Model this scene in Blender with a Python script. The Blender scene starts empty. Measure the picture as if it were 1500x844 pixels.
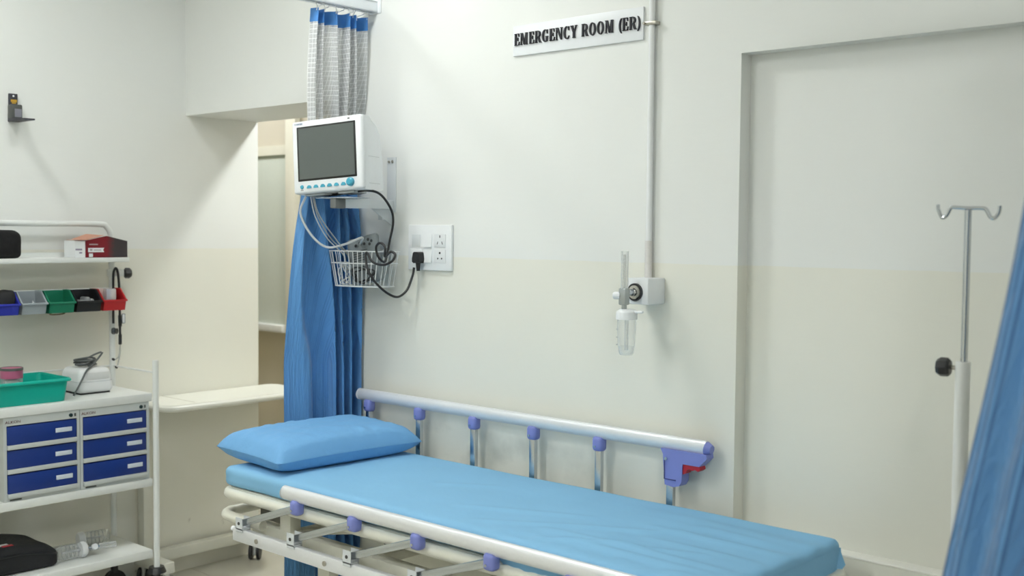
import bpy, bmesh, math, random
from mathutils import Vector, Matrix, noise
random.seed(7)
S = bpy.context.scene
COL = S.collection

# ------------------------------------------------------------------ camera
FPX, YAW, PITCH, ROLL = 1665.388, -0.736448504, 0.05060503, 0.00859977945
CAM = Vector((0, 0, 1.6))
FW = Vector((math.sin(YAW)*math.cos(PITCH), math.cos(YAW)*math.cos(PITCH), -math.sin(PITCH)))
_rt = Vector((math.cos(YAW), -math.sin(YAW), 0)); _up = _rt.cross(FW)
RT = _rt*math.cos(ROLL) + _up*math.sin(ROLL)
UP = -_rt*math.sin(ROLL) + _up*math.cos(ROLL)
cd = bpy.data.cameras.new('camera'); cam = bpy.data.objects.new('camera', cd); COL.objects.link(cam)
M = Matrix.Identity(4)
for i in range(3):
    M[i][0], M[i][1], M[i][2], M[i][3] = RT[i], UP[i], -FW[i], CAM[i]
cam.matrix_world = M
cd.sensor_width = 36; cd.sensor_fit = 'HORIZONTAL'; cd.lens = FPX/1500*36; cd.clip_start = .05
cd.dof.use_dof = True; cd.dof.focus_distance = 3.7; cd.dof.aperture_fstop = 2.8
S.camera = cam

# ------------------------------------------------------------------ world, light, exposure
W = bpy.data.worlds.new('world'); S.world = W; W.use_nodes = True
W.node_tree.nodes['Background'].inputs[0].default_value = (.75, .85, 1, 1)
W.node_tree.nodes['Background'].inputs[1].default_value = .05
S.view_settings.view_transform = 'Standard'; S.view_settings.look = 'None'
S.view_settings.gamma = 1; S.view_settings.use_curve_mapping = False
S.view_settings.exposure = 0.0
S.cycles.use_denoising = True
PANEL_STRENGTH = 25.0
PANEL_COLOR = (.97, 1.0, .985)
CEIL = 3.05
# ceiling panels: x, y, half size, ceiling height, strength factor
PANELS = [(-2.95, 2.05, .15, CEIL, 2.1), (-4.05, 1.4, .08, CEIL, 4.6), (-2.6, .5, .15, CEIL, 3.0), (.5, .2, .15, CEIL, 6.2), (-2.6, -1.1, .15, CEIL, 4.6), (-4.15, 3.8, .085, 2.8, 11.5), (-6.0, 3.75, .15, 2.8, 1.6)]  # last entry: unseen fill panel added to brighten the far passage

# ------------------------------------------------------------------ pixel helpers (a pixel gives a direction only)
def ray(x, y): return RT*((x-750)/FPX) + UP*(-(y-422)/FPX) + FW
def ony(x, y, Y): d = ray(x, y); return CAM + d*((Y-CAM.y)/d.y)
def onx(x, y, X): d = ray(x, y); return CAM + d*((X-CAM.x)/d.x)
def onz(x, y, Z): d = ray(x, y); return CAM + d*((Z-CAM.z)/d.z)

# ------------------------------------------------------------------ materials
def lin(c):
    if isinstance(c, str):
        c = [int(c[i:i+2], 16)/255 for i in (0, 2, 4)]
        c = [v/12.92 if v <= .04045 else ((v+.055)/1.055)**2.4 for v in c]
    return (*c[:3], 1)
MATS = {}
def mat(name, color, rough=.5, metal=0., bump=0., bscale=40., vary=0., emit=0., spec=.5, coat=0.):
    if name in MATS: return MATS[name]
    m = bpy.data.materials.new(name); m.use_nodes = True; nt = m.node_tree; b = nt.nodes['Principled BSDF']
    b.inputs['Base Color'].default_value = lin(color); b.inputs['Roughness'].default_value = rough
    b.inputs['Metallic'].default_value = metal; b.inputs['Specular IOR Level'].default_value = spec
    b.inputs['Coat Weight'].default_value = coat
    tc = nt.nodes.new('ShaderNodeTexCoord'); n = nt.nodes.new('ShaderNodeTexNoise')
    n.inputs['Scale'].default_value = bscale; n.inputs['Detail'].default_value = 4
    nt.links.new(tc.outputs['Object'], n.inputs['Vector'])
    v = vary or .03
    mx = nt.nodes.new('ShaderNodeMix'); mx.data_type = 'RGBA'; mx.blend_type = 'MULTIPLY'; mx.inputs[0].default_value = 1
    mr = nt.nodes.new('ShaderNodeMapRange'); mr.inputs[3].default_value = 1-v; mr.inputs[4].default_value = 1+v
    nt.links.new(n.outputs['Fac'], mr.inputs[0])
    mx.inputs[6].default_value = lin(color); nt.links.new(mr.outputs[0], mx.inputs[7]); nt.links.new(mx.outputs[2], b.inputs['Base Color'])
    if bump:
        bp = nt.nodes.new('ShaderNodeBump'); bp.inputs['Strength'].default_value = bump; bp.inputs['Distance'].default_value = .01
        nt.links.new(n.outputs['Fac'], bp.inputs['Height']); nt.links.new(bp.outputs[0], b.inputs['Normal'])
    if emit:
        b.inputs['Emission Color'].default_value = lin(color); b.inputs['Emission Strength'].default_value = emit
    MATS[name] = m; return m
def clear(name, color, alpha=.3, rough=.08):
    """thin clear plastic: partly transparent, glossy"""
    if name in MATS: return MATS[name]
    m = mat(name, color, rough); nt = m.node_tree; b = nt.nodes['Principled BSDF']
    tr = nt.nodes.new('ShaderNodeBsdfTransparent'); mx = nt.nodes.new('ShaderNodeMixShader')
    fr = nt.nodes.new('ShaderNodeLayerWeight'); fr.inputs['Blend'].default_value = .35
    mr = nt.nodes.new('ShaderNodeMapRange'); mr.inputs[3].default_value = alpha*.5; mr.inputs[4].default_value = min(1, alpha*2.6)
    nt.links.new(fr.outputs['Facing'], mr.inputs[0]); nt.links.new(mr.outputs[0], mx.inputs[0])
    nt.links.new(tr.outputs[0], mx.inputs[1]); nt.links.new(b.outputs[0], mx.inputs[2])
    nt.links.new(mx.outputs[0], nt.nodes['Material Output'].inputs[0]); return m

def wall_material(name, upper, lower, line=1.503, stain=True):
    m = bpy.data.materials.new(name); m.use_nodes = True; nt = m.node_tree; b = nt.nodes['Principled BSDF']; L = nt.links.new
    N = nt.nodes.new
    g = N('ShaderNodeNewGeometry'); sp = N('ShaderNodeSeparateXYZ'); L(g.outputs['Position'], sp.inputs[0])
    n1 = N('ShaderNodeTexNoise'); n1.inputs['Scale'].default_value = 2.2; n1.inputs['Detail'].default_value = 5; L(g.outputs['Position'], n1.inputs['Vector'])
    n2 = N('ShaderNodeTexNoise'); n2.inputs['Scale'].default_value = 9; n2.inputs['Detail'].default_value = 6; L(g.outputs['Position'], n2.inputs['Vector'])
    off = N('ShaderNodeMath'); off.operation = 'MULTIPLY_ADD'; L(n2.outputs['Fac'], off.inputs[0]); off.inputs[1].default_value = .006; off.inputs[2].default_value = line-.003
    gt = N('ShaderNodeMath'); gt.operation = 'GREATER_THAN'; L(sp.outputs['Z'], gt.inputs[0]); L(off.outputs[0], gt.inputs[1])
    mx = N('ShaderNodeMix'); mx.data_type = 'RGBA'; mx.inputs[6].default_value = lin(lower); mx.inputs[7].default_value = lin(upper); L(gt.outputs[0], mx.inputs[0])
    mr = N('ShaderNodeMapRange'); mr.inputs[3].default_value = .97; mr.inputs[4].default_value = 1.03; L(n1.outputs['Fac'], mr.inputs[0])
    mu = N('ShaderNodeMix'); mu.data_type = 'RGBA'; mu.blend_type = 'MULTIPLY'; mu.inputs[0].default_value = 1; L(mx.outputs[2], mu.inputs[6]); L(mr.outputs[0], mu.inputs[7])
    out = mu.outputs[2]
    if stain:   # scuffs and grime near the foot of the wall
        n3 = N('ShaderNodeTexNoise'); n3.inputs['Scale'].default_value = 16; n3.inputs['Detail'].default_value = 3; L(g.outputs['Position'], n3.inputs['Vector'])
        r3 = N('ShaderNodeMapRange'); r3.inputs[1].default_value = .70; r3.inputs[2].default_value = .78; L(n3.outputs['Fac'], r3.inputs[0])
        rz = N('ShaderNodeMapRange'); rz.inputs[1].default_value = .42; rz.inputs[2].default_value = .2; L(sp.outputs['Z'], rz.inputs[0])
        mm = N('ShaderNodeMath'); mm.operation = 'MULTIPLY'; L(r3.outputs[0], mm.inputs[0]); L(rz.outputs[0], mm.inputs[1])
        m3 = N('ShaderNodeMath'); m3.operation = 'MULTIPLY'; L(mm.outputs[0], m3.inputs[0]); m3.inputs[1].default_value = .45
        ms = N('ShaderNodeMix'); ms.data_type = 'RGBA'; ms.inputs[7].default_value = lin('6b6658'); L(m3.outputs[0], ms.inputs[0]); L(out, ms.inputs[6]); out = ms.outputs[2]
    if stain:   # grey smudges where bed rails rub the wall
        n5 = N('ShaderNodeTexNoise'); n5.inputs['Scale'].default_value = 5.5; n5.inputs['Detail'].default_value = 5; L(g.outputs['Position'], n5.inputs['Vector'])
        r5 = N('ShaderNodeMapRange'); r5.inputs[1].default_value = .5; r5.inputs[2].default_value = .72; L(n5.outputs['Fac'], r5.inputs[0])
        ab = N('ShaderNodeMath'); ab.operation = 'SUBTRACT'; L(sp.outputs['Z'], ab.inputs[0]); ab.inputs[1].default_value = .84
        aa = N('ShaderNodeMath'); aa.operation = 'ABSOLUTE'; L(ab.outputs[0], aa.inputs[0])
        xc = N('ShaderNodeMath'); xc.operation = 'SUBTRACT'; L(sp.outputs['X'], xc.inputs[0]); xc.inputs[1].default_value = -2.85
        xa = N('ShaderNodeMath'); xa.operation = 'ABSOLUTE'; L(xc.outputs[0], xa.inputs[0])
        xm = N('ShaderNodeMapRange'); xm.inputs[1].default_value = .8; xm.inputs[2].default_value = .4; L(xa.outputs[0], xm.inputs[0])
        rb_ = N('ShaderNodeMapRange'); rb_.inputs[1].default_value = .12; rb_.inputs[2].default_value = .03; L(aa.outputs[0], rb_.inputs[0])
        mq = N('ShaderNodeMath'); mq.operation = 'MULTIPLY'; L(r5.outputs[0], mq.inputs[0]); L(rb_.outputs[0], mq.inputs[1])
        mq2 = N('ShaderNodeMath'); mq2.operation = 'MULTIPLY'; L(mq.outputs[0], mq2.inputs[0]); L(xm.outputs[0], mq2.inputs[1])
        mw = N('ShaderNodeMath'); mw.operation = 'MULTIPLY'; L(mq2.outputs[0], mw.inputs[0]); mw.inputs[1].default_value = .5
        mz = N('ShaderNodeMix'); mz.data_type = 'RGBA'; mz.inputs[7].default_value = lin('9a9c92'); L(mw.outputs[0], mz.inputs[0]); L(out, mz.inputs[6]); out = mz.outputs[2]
    L(out, b.inputs['Base Color']); b.inputs['Roughness'].default_value = .45
    st = N('ShaderNodeMapping'); st.inputs['Scale'].default_value = (1.5, 1.5, 7); L(g.outputs['Position'], st.inputs['Vector'])
    n4 = N('ShaderNodeTexNoise'); n4.inputs['Scale'].default_value = 3; n4.inputs['Detail'].default_value = 4; L(st.outputs[0], n4.inputs['Vector'])
    bp = N('ShaderNodeBump'); bp.inputs['Strength'].default_value = .05; bp.inputs['Distance'].default_value = .02; L(n4.outputs['Fac'], bp.inputs['Height']); L(bp.outputs[0], b.inputs['Normal'])
    MATS[name] = m; return m

def fabric(name, base, stripe, period=.11, net=False, fac=.35, wrinkle=.35):
    """curtain cloth: woven tone-on-tone vertical stripes along UV.x (metres)"""
    m = bpy.data.materials.new(name); m.use_nodes = True; nt = m.node_tree; b = nt.nodes['Principled BSDF']; L = nt.links.new; N = nt.nodes.new
    uv = N('ShaderNodeUVMap'); sp = N('ShaderNodeSeparateXYZ'); L(uv.outputs[0], sp.inputs[0])
    b.inputs['Roughness'].default_value = .6; b.inputs['Sheen Weight'].default_value = .25
    def frac(src, per):
        d = N('ShaderNodeMath'); d.operation = 'DIVIDE'; L(src, d.inputs[0]); d.inputs[1].default_value = per
        f = N('ShaderNodeMath'); f.operation = 'FRACT'; L(d.outputs[0], f.inputs[0]); return f.outputs[0]
    def less(src, v):
        c = N('ShaderNodeMath'); c.operation = 'LESS_THAN'; L(src, c.inputs[0]); c.inputs[1].default_value = v; return c.outputs[0]
    def op(o, a, c):
        q = N('ShaderNodeMath'); q.operation = o; L(a, q.inputs[0])
        if isinstance(c, (int, float)): q.inputs[1].default_value = c
        else: L(c, q.inputs[1])
        return q.outputs[0]
    if not net:
        fx = frac(sp.outputs['X'], period)
        s1 = less(fx, .42); fine = less(frac(sp.outputs['X'], period/6), .42)
        k = op('MULTIPLY', s1, fine); k = op('MULTIPLY', k, fac)
        n = N('ShaderNodeTexNoise'); n.inputs['Scale'].default_value = 3; L(uv.outputs[0], n.inputs['Vector'])
        mx = N('ShaderNodeMix'); mx.data_type = 'RGBA'; mx.inputs[6].default_value = lin(base); mx.inputs[7].default_value = lin(stripe); L(k, mx.inputs[0])
        L(mx.outputs[2], b.inputs['Base Color'])
        mp = N('ShaderNodeMapping'); mp.inputs['Scale'].default_value = (5, 2.2, 1); L(uv.outputs[0], mp.inputs[0])
        n2 = N('ShaderNodeTexNoise'); n2.inputs['Scale'].default_value = 3.5; n2.inputs['Detail'].default_value = 3; n2.inputs['Distortion'].default_value = .7; L(mp.outputs[0], n2.inputs['Vector'])
        bp = N('ShaderNodeBump'); bp.inputs['Strength'].default_value = wrinkle; bp.inputs['Distance'].default_value = .03; L(n2.outputs['Fac'], bp.inputs['Height']); L(bp.outputs[0], b.inputs['Normal'])
    else:
        b.inputs['Base Color'].default_value = lin(base)
        gx = less(frac(sp.outputs['X'], .019), .12); gy = less(frac(sp.outputs['Y'], .0175), .12)
        thick = op('MAXIMUM', gx, gy)
        tx = less(frac(sp.outputs['X'], .0042), .45); ty = less(frac(sp.outputs['Y'], .0042), .45); thin = op('MAXIMUM', tx, ty)
        al = op('MAXIMUM', thick, op('MULTIPLY', thin, .92))
        tr = N('ShaderNodeBsdfTransparent'); mx = N('ShaderNodeMixShader'); L(al, mx.inputs[0]); L(tr.outputs[0], mx.inputs[1]); L(b.outputs[0], mx.inputs[2])
        L(mx.outputs[0], nt.nodes['Material Output'].inputs[0])
        mc = N('ShaderNodeMix'); mc.data_type = 'RGBA'; mc.inputs[6].default_value = lin(stripe); mc.inputs[7].default_value = lin(base); L(thick, mc.inputs[0]); L(mc.outputs[2], b.inputs['Base Color'])
    MATS[name] = m; return m

WALL = wall_material('wall_paint', (.80, .81, .785), (.80, .79, .71))
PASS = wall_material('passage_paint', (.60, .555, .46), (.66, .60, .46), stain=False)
WHITE = mat('white_paint', (.80, .81, .79), .35)
CREAM = mat('cream_enamel', (.72, .71, .62), .32, vary=.05)
WPLAST = mat('white_plastic', (.82, .84, .86), .35)
PLATE = mat('switch_white', (.84, .86, .87), .3)
BLACK = mat('black_rubber', (.012, .012, .014), .5)
BLACKP = mat('black_plastic', (.02, .02, .022), .35)
CHROME = mat('chrome', (.55, .58, .61), .2, 1)
ALU = mat('brushed_aluminium', (.80, .81, .83), .36, .35, bump=.05, bscale=120)
PURPLE = mat('periwinkle_plastic', (.20, .235, .58), .4)
RED = mat('red_plastic', (.45, .015, .03), .4)
SHEET = mat('blue_sheet', (.22, .47, .71), .75, bump=.5, bscale=6, vary=.04)
PILLOWM = mat('blue_pillowcase', (.16, .39, .69), .7, bump=.9, bscale=12, vary=.04)
CURT = fabric('blue_curtain', (.10, .30, .62), (.035, .13, .37))
CURT2 = fabric('striped_blue_curtain', (.085, .225, .44), (.028, .095, .235), period=.15, fac=.85, wrinkle=.7)
HEAD = mat('blue_header', (.07, .26, .66), .6)
NET = fabric('curtain_net', (.86, .87, .88), (.56, .57, .58), net=True)
GREYC = mat('grey_cable', (.36, .38, .38), .5)
LCABLE = mat('pale_grey_cable', (.6, .63, .65), .45)
GREYP = mat('grey_plastic', (.42, .45, .47), .45)
LGREY = mat('light_grey_metal', (.62, .65, .67), .4)
STEEL = mat('bolt_steel', (.45, .43, .38), .35, .9)

# ------------------------------------------------------------------ mesh helpers
class MB:
    def __init__(s): s.bm = bmesh.new(); s.uv = None
    def add(s, vs, fs):
        v = [s.bm.verts.new(Vector(p)) for p in vs]
        for f in fs:
            try: s.bm.faces.new([v[i] for i in f])
            except ValueError: pass
        return v
    def box(s, lo, hi):
        (a, b, c), (d, e, f) = lo, hi
        s.add([(a,b,c),(d,b,c),(d,e,c),(a,e,c),(a,b,f),(d,b,f),(d,e,f),(a,e,f)],
              [(3,2,1,0),(4,5,6,7),(0,1,5,4),(1,2,6,5),(2,3,7,6),(3,0,4,7)]); return s
    def rbox(s, lo, hi, r=.004, seg=2, mtx=None):
        b = bmesh.new(); bmesh.ops.create_cube(b, size=1)
        lo, hi = Vector(lo), Vector(hi)
        for v in b.verts: v.co = Vector([lo[i]+(v.co[i]+.5)*(hi[i]-lo[i]) for i in range(3)])
        bmesh.ops.bevel(b, geom=b.edges[:], offset=r, segments=seg, profile=.5, affect='EDGES')
        if mtx is not None: b.transform(mtx)
        s.merge(b); return s
    def merge(s, b):
        b.verts.ensure_lookup_table(); b.verts.index_update()
        s.add([v.co.copy() for v in b.verts], [[v.index for v in f.verts] for f in b.faces]); b.free()
    def cyl(s, p0, p1, r, n=14, r1=None, cap=True):
        p0, p1 = Vector(p0), Vector(p1); d = (p1-p0).normalized(); r1 = r if r1 is None else r1
        a = d.orthogonal().normalized(); c = d.cross(a)
        vs = []
        for p, q in ((p0, r), (p1, r1)):
            for i in range(n):
                t = 2*math.pi*i/n; vs.append(p + (a*math.cos(t)+c*math.sin(t))*q)
        fs = [(i, (i+1)%n, n+(i+1)%n, n+i) for i in range(n)]
        if cap: fs += [tuple(range(n))[::-1], tuple(range(n, 2*n))]
        s.add(vs, fs); return s
    def tube(s, pts, r, n=10, smooth=6, closed=False, sx=1., ref=None):
        P = [Vector(p) for p in pts]
        if smooth and len(P) > 2: P = catmull(P, smooth, closed)
        m = len(P); T = []
        for i in range(m):
            a = P[i-1] if (i > 0 or closed) else P[0]; b = P[(i+1) % m] if (i < m-1 or closed) else P[-1]
            T.append((b-a).normalized())
        up = (Vector(ref) if ref else T[0].orthogonal()).normalized(); vs = []
        for i in range(m):
            up = (up - T[i]*up.dot(T[i])).normalized(); c = T[i].cross(up)
            for k in range(n):
                t = 2*math.pi*k/n; vs.append(P[i] + up*math.cos(t)*r + c*math.sin(t)*r*sx)
        fs = []
        for i in range(m if closed else m-1):
            j = (i+1) % m
            for k in range(n): fs.append((i*n+k, i*n+(k+1)%n, j*n+(k+1)%n, j*n+k))
        if not closed: fs += [tuple(range(n))[::-1], tuple(range((m-1)*n, m*n))]
        s.add(vs, fs); return s
    def lathe(s, prof, o, n=24, axis=(0,0,1)):
        ax = Vector(axis).normalized(); a = ax.orthogonal().normalized(); c = ax.cross(a); o = Vector(o); vs = []
        for r, h in prof:
            for i in range(n):
                t = 2*math.pi*i/n; vs.append(o + ax*h + (a*math.cos(t)+c*math.sin(t))*max(r, 1e-5))
        fs = []
        for j in range(len(prof)-1):
            for i in range(n): fs.append((j*n+i, j*n+(i+1)%n, (j+1)*n+(i+1)%n, (j+1)*n+i))
        s.add(vs, fs); return s
    def prism(s, poly, d0, d1, f):
        """poly: 2-D points, f(u, v, d) -> 3-D point"""
        n = len(poly)
        vs = [f(u, v, d0) for u, v in poly] + [f(u, v, d1) for u, v in poly]
        s.add(vs, [tuple(range(n))[::-1], tuple(range(n, 2*n))] + [(i, (i+1)%n, n+(i+1)%n, n+i) for i in range(n)]); return s
def catmull(P, k, closed=False):
    n = len(P); out = []
    for i in range(n if closed else n-1):
        p0 = P[(i-1) % n] if (closed or i > 0) else P[0]*2-P[1]; p1 = P[i]; p2 = P[(i+1) % n]
        p3 = P[(i+2) % n] if (closed or i < n-2) else P[-1]*2-P[-2]
        for j in range(k):
            t = j/k
            out.append(.5*((2*p1)+(p2-p0)*t+(2*p0-5*p1+4*p2-p3)*t*t+(3*p1-p0-3*p2+p3)*t**3))
    if not closed: out.append(P[-1])
    return out
def wm(o):
    m = o.matrix_basis.copy()
    return wm(o.parent) @ m if o.parent else m
def link(o, parent=None, label=None, cat=None, group=None, kind=None):
    COL.objects.link(o)
    if parent: o.parent = parent
    for k, v in (('label', label), ('category', cat), ('group', group), ('kind', kind)):
        if v: o[k] = v
    return o
def empty(name, loc, label, cat, group=None, rot=None):
    o = bpy.data.objects.new(name, None); o.empty_display_size = .05
    o.matrix_basis = Matrix.Translation(Vector(loc)) @ (rot.to_4x4() if rot else Matrix.Identity(4))
    return link(o, None, label, cat, group)
def obj(name, mb, m, parent=None, label=None, cat=None, group=None, kind=None, local=False, smooth=35, origin=None):
    me = bpy.data.meshes.new(name)
    bmesh.ops.recalc_face_normals(mb.bm, faces=mb.bm.faces[:])
    mb.bm.to_mesh(me); mb.bm.free()
    o = bpy.data.objects.new(name, me); link(o, parent, label, cat, group, kind)
    if parent and not local: me.transform(wm(parent).inverted())
    if not parent:
        if origin is None:
            xs = [v.co for v in me.vertices]
            origin = Vector([(min(c[i] for c in xs)+max(c[i] for c in xs))/2 for i in range(2)] + [min(c[2] for c in xs)])
        me.transform(Matrix.Translation(-Vector(origin))); o.matrix_basis = Matrix.Translation(Vector(origin))
    if m: me.materials.append(m)
    if smooth:
        me.shade_smooth(); me.set_sharp_from_angle(angle=math.radians(smooth))
    return o
def text_mesh(name, txt, size, m, parent, mtx, depth=.0004, sx=1.0):
    cu = bpy.data.curves.new(name, 'FONT'); cu.body = txt; cu.size = size; cu.extrude = depth; cu.resolution_u = 3
    t = bpy.data.objects.new(name, cu); COL.objects.link(t)
    me = bpy.data.meshes.new_from_object(t); bpy.data.objects.remove(t); me.name = name
    me.transform(Matrix.Diagonal((sx, 1, 1, 1))); me.transform(mtx); me.transform(wm(parent).inverted())
    o = bpy.data.objects.new(name, me); me.materials.clear(); me.materials.append(m); return link(o, parent)
def basis(o, ex, ey, ez):
    m = Matrix.Identity(4)
    for i in range(3): m[i][0], m[i][1], m[i][2], m[i][3] = ex[i], ey[i], ez[i], o[i]
    return m
def gridbox(lo, hi, r, n, fn=None):
    """rounded box with a fine grid, optional displacement"""
    lo, hi = Vector(lo), Vector(hi); bm = bmesh.new(); idx = {}; mb = MB()
    def vert(i, j, k):
        key = (i, j, k)
        if key not in idx:
            p = Vector([lo[a]+(hi[a]-lo[a])*(key[a]/n[a]) for a in range(3)])
            q = Vector([min(max(p[a], lo[a]+r), hi[a]-r) for a in range(3)]); d = p-q
            if d.length > 1e-9: p = q + d.normalized()*min(r, max(abs(c) for c in d))
            if fn: p = fn(p)
            idx[key] = mb.bm.verts.new(p)
        return idx[key]
    for a in range(3):
        b, c = (a+1) % 3, (a+2) % 3
        for side in (0, n[a]):
            for i in range(n[b]):
                for j in range(n[c]):
                    ks = []
                    for di, dj in ((0,0),(1,0),(1,1),(0,1)):
                        k = [0, 0, 0]; k[a] = side; k[b] = i+di; k[c] = j+dj; ks.append(vert(*k))
                    mb.bm.faces.new(ks)
    bm.free(); return mb

# ------------------------------------------------------------------ the room
XL, YR, YT = -4.656, 2.89, 3.285         # left wall, bed wall, far face of the bed wall
XR, YB = 1.9, -2.2                       # right wall and the wall behind
XO, ZL = -3.47, 2.115                    # right jamb of the opening, underside of its lintel
RX, RT_Z, RS_Z, RD = -1.735, 2.116, .714, .055   # shallow wall recess: left jamb, head, sill, depth
RXR = 1.0
fl = MB().box((-8.2, YB-.2, -.12), (XR+.2, 4.5, -.006))
floor = obj('floor', fl, mat('grout', (.42, .40, .35), .7), kind='structure', smooth=0)
TILE = mat('vitrified_tile', (.56, .545, .47), .12, vary=.08, bscale=3)
tm = None; q = .6
for i in range(-14, 4):
    for j in range(-4, 8):
        x0, y0 = i*q, j*q-.1
        x1, y1 = min(x0+q-.003, XR+.2), min(y0+q-.003, 4.5)
        if x1-x0 < .05 or y1-y0 < .05 or x0 < -8.2: continue
        if x1 < XL-.2 and y1 < YT: continue
        full = (x1 == x0+q-.003 and y1 == y0+q-.003)
        if full and tm:
            o = bpy.data.objects.new('tile', tm); link(o, floor)
        else:
            o = obj('tile', MB().box((0, 0, -.006), (x1-x0, y1-y0, 0)), TILE, floor, local=True, smooth=0)
            if full: tm = o.data
        o.matrix_basis = Matrix.Translation(wm(floor).inverted() @ Vector((x0, y0, 0)))
obj('ceiling', MB().box((XL-.2, YB-.2, CEIL), (XR+.2, YT, CEIL+.1)), mat('ceiling_paint', (.82, .83, .80), .6), kind='structure', smooth=0)
obj('wall_left', MB().box((XL-.2, YB-.2, 0), (XL, YT, CEIL)), WALL, kind='structure', smooth=0)
wb = MB()
wb.box((XO, YR+RD, 0), (XR+.2, YT, CEIL))                     # core behind the recess plane
wb.box((XL, YR, ZL), (XO, YT, CEIL))                          # lintel over the opening
wb.box((XO, YR, 0), (RX, YR+RD, CEIL)); wb.box((RX, YR, RT_Z), (XR+.2, YR+RD, CEIL))
wb.box((RX, YR, 0), (XR+.2, YR+RD, RS_Z)); wb.box((RXR, YR, RS_Z), (XR+.2, YR+RD, RT_Z))
obj('wall_back', wb, WALL, kind='structure', smooth=0)
obj('trim_1', MB().rbox((RX+.002, YR+.001, RS_Z), (RXR-.002, YR+RD, RS_Z+.006), .002), mat('sill_paint', (.86, .85, .79), .4, bump=.3, bscale=30), kind='structure', smooth=0)
obj('wall_right', MB().box((XR, YB-.2, 0), (XR+.2, YR, CEIL)), WALL, kind='structure', smooth=0)
obj('wall_front', MB().box((XL, YB-.2, 0), (XR, YB, CEIL)), WALL, kind='structure', smooth=0)
# passage beyond the opening
YF = 4.3
obj('ceiling_passage', MB().box((-8.2, YT, 2.8), (-2.4, YF+.2, 2.9)), mat('ceiling_paint', (1, 1, 1)), kind='structure', smooth=0)
obj('wall_passage_far', MB().box((-8.2, YF, 0), (-2.4, YF+.15, 2.8)), PASS, kind='structure', smooth=0)
obj('wall_passage_end', MB().box((-2.6, YT, 0), (-2.45, YF, 2.8)), PASS, kind='structure', smooth=0)
obj('wall_passage_near', MB().box((-8.2, YT-.15, 0), (XL-.2, YT, 2.8)), PASS, kind='structure', smooth=0)
obj('wall_passage_left', MB().box((-8.2, YT, 0), (-8.05, YF, 2.8)), PASS, kind='structure', smooth=0)
# frosted window in the passage wall
FRAME = mat('window_frame_paint', (.74, .72, .62), .4)
wx0, wx1 = -6.95, -5.75
wroot = obj('window_1', MB().box((wx0, YF-.03, 2.055), (wx1, YF-.002, 2.115)).box((wx0, YF-.03, .947), (wx1, YF-.002, .985)), FRAME, kind='structure', smooth=0)
obj('stile', MB().rbox((wx1, YF-.045, .02), (wx1+.1, YF-.002, 2.4), .006), FRAME, wroot)
obj('stile', MB().rbox((wx0-.1, YF-.045, .02), (wx0, YF-.002, 2.4), .006), FRAME, wroot)
obj('pane', MB().box((wx0, YF-.016, .985), (wx1, YF-.008, 2.04)), mat('frosted_glass', (.66, .71, .65), .25), wroot, 'frosted green-white glass', smooth=0)
obj('transom_strip', MB().box((wx0, YF-.022, 2.04), (wx1, YF-.004, 2.055)), mat('gasket', (.30, .34, .26), .5), wroot, smooth=0)  # thin greenish strip between transom and glass
obj('sill', MB().rbox((wx0, YF-.07, .955), (wx1, YF-.002, 1.0), .006), WHITE, wroot)

# ceiling light panels (outside the frame, they light the room)
for x, y, h, z, k in PANELS:
    e = empty('ceiling_panel', (x, y, z), 'square white LED ceiling panel' if z > 2.9 else 'unseen small square LED panel in the passage ceiling', 'light', 'LED panels in the ceiling')
    fr = MB()
    for a, b in (((-h-.02, -h-.02), (h+.02, -h)), ((-h-.02, h), (h+.02, h+.02)), ((-h-.02, -h), (-h, h)), ((h, -h), (h+.02, h))):
        fr.box((x+a[0], y+a[1], z-.015), (x+b[0], y+b[1], z))
    obj('frame', fr, WHITE, e, smooth=0)
    dm = bpy.data.materials.new('lit_diffuser'); dm.use_nodes = True; b = dm.node_tree.nodes['Principled BSDF']
    b.inputs['Emission Color'].default_value = (*PANEL_COLOR, 1); b.inputs['Emission Strength'].default_value = PANEL_STRENGTH*k
    obj('diffuser', MB().box((x-h, y-h, z-.012), (x+h, y+h, z-.004)), dm, e, smooth=0)

# ------------------------------------------------------------------ stretcher bed
YFR, YBR = 2.155, 2.842            # planes of the two side rails
BX0, BX1 = -3.31, -1.35            # mattress head and foot
MY0, MY1, MZ0, MZ1 = 2.19, 2.805, .722, .79
bed = empty('stretcher_bed', ((BX0+BX1)/2, 2.5, 0), 'cream steel hospital stretcher with aluminium side rails along the wall', 'bed')
R_ = .0165
def loop(x0, x1, y0, y1, z, r):
    pts = []
    for cx, cy, a0 in ((x1-r, y1-r, 0), (x0+r, y1-r, 90), (x0+r, y0+r, 180), (x1-r, y0+r, 270)):
        for k in range(7):
            a = math.radians(a0+15*k); pts.append((cx+r*math.cos(a), cy+r*math.sin(a), z))
    return pts
obj('platform_frame', MB().tube(loop(BX0-.005, BX1+.02, 2.19, 2.80, .70, .06), .0185, 12, 0, True), CREAM, bed)
obj('platform', MB().rbox((BX0+.03, 2.20, .708), (BX1-.01, 2.79, .7205), .003), CREAM, bed)
for sgn, xe, xi in ((-1, -3.335, -3.08), (1, -1.42, -1.65)):
    xs = lambda d: xe - sgn*d
    obj('bumper_loop', MB().tube([(xi, 2.19, .622), (xs(.09), 2.19, .622), (xs(.03), 2.20, .622), (xs(.004), 2.235, .622), (xs(0), 2.28, .622), (xs(0), 2.72, .622), (xs(.004), 2.765, .622), (xs(.03), 2.80, .622), (xs(.09), 2.81, .622), (xi, 2.81, .622)], .0175, 12, 4), CREAM, bed)
for y in (2.225, 2.765):
    obj('side_beam', MB().rbox((-3.16, y-.024, .575), (-1.5, y+.024, .622), .004), CREAM, bed)
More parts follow.
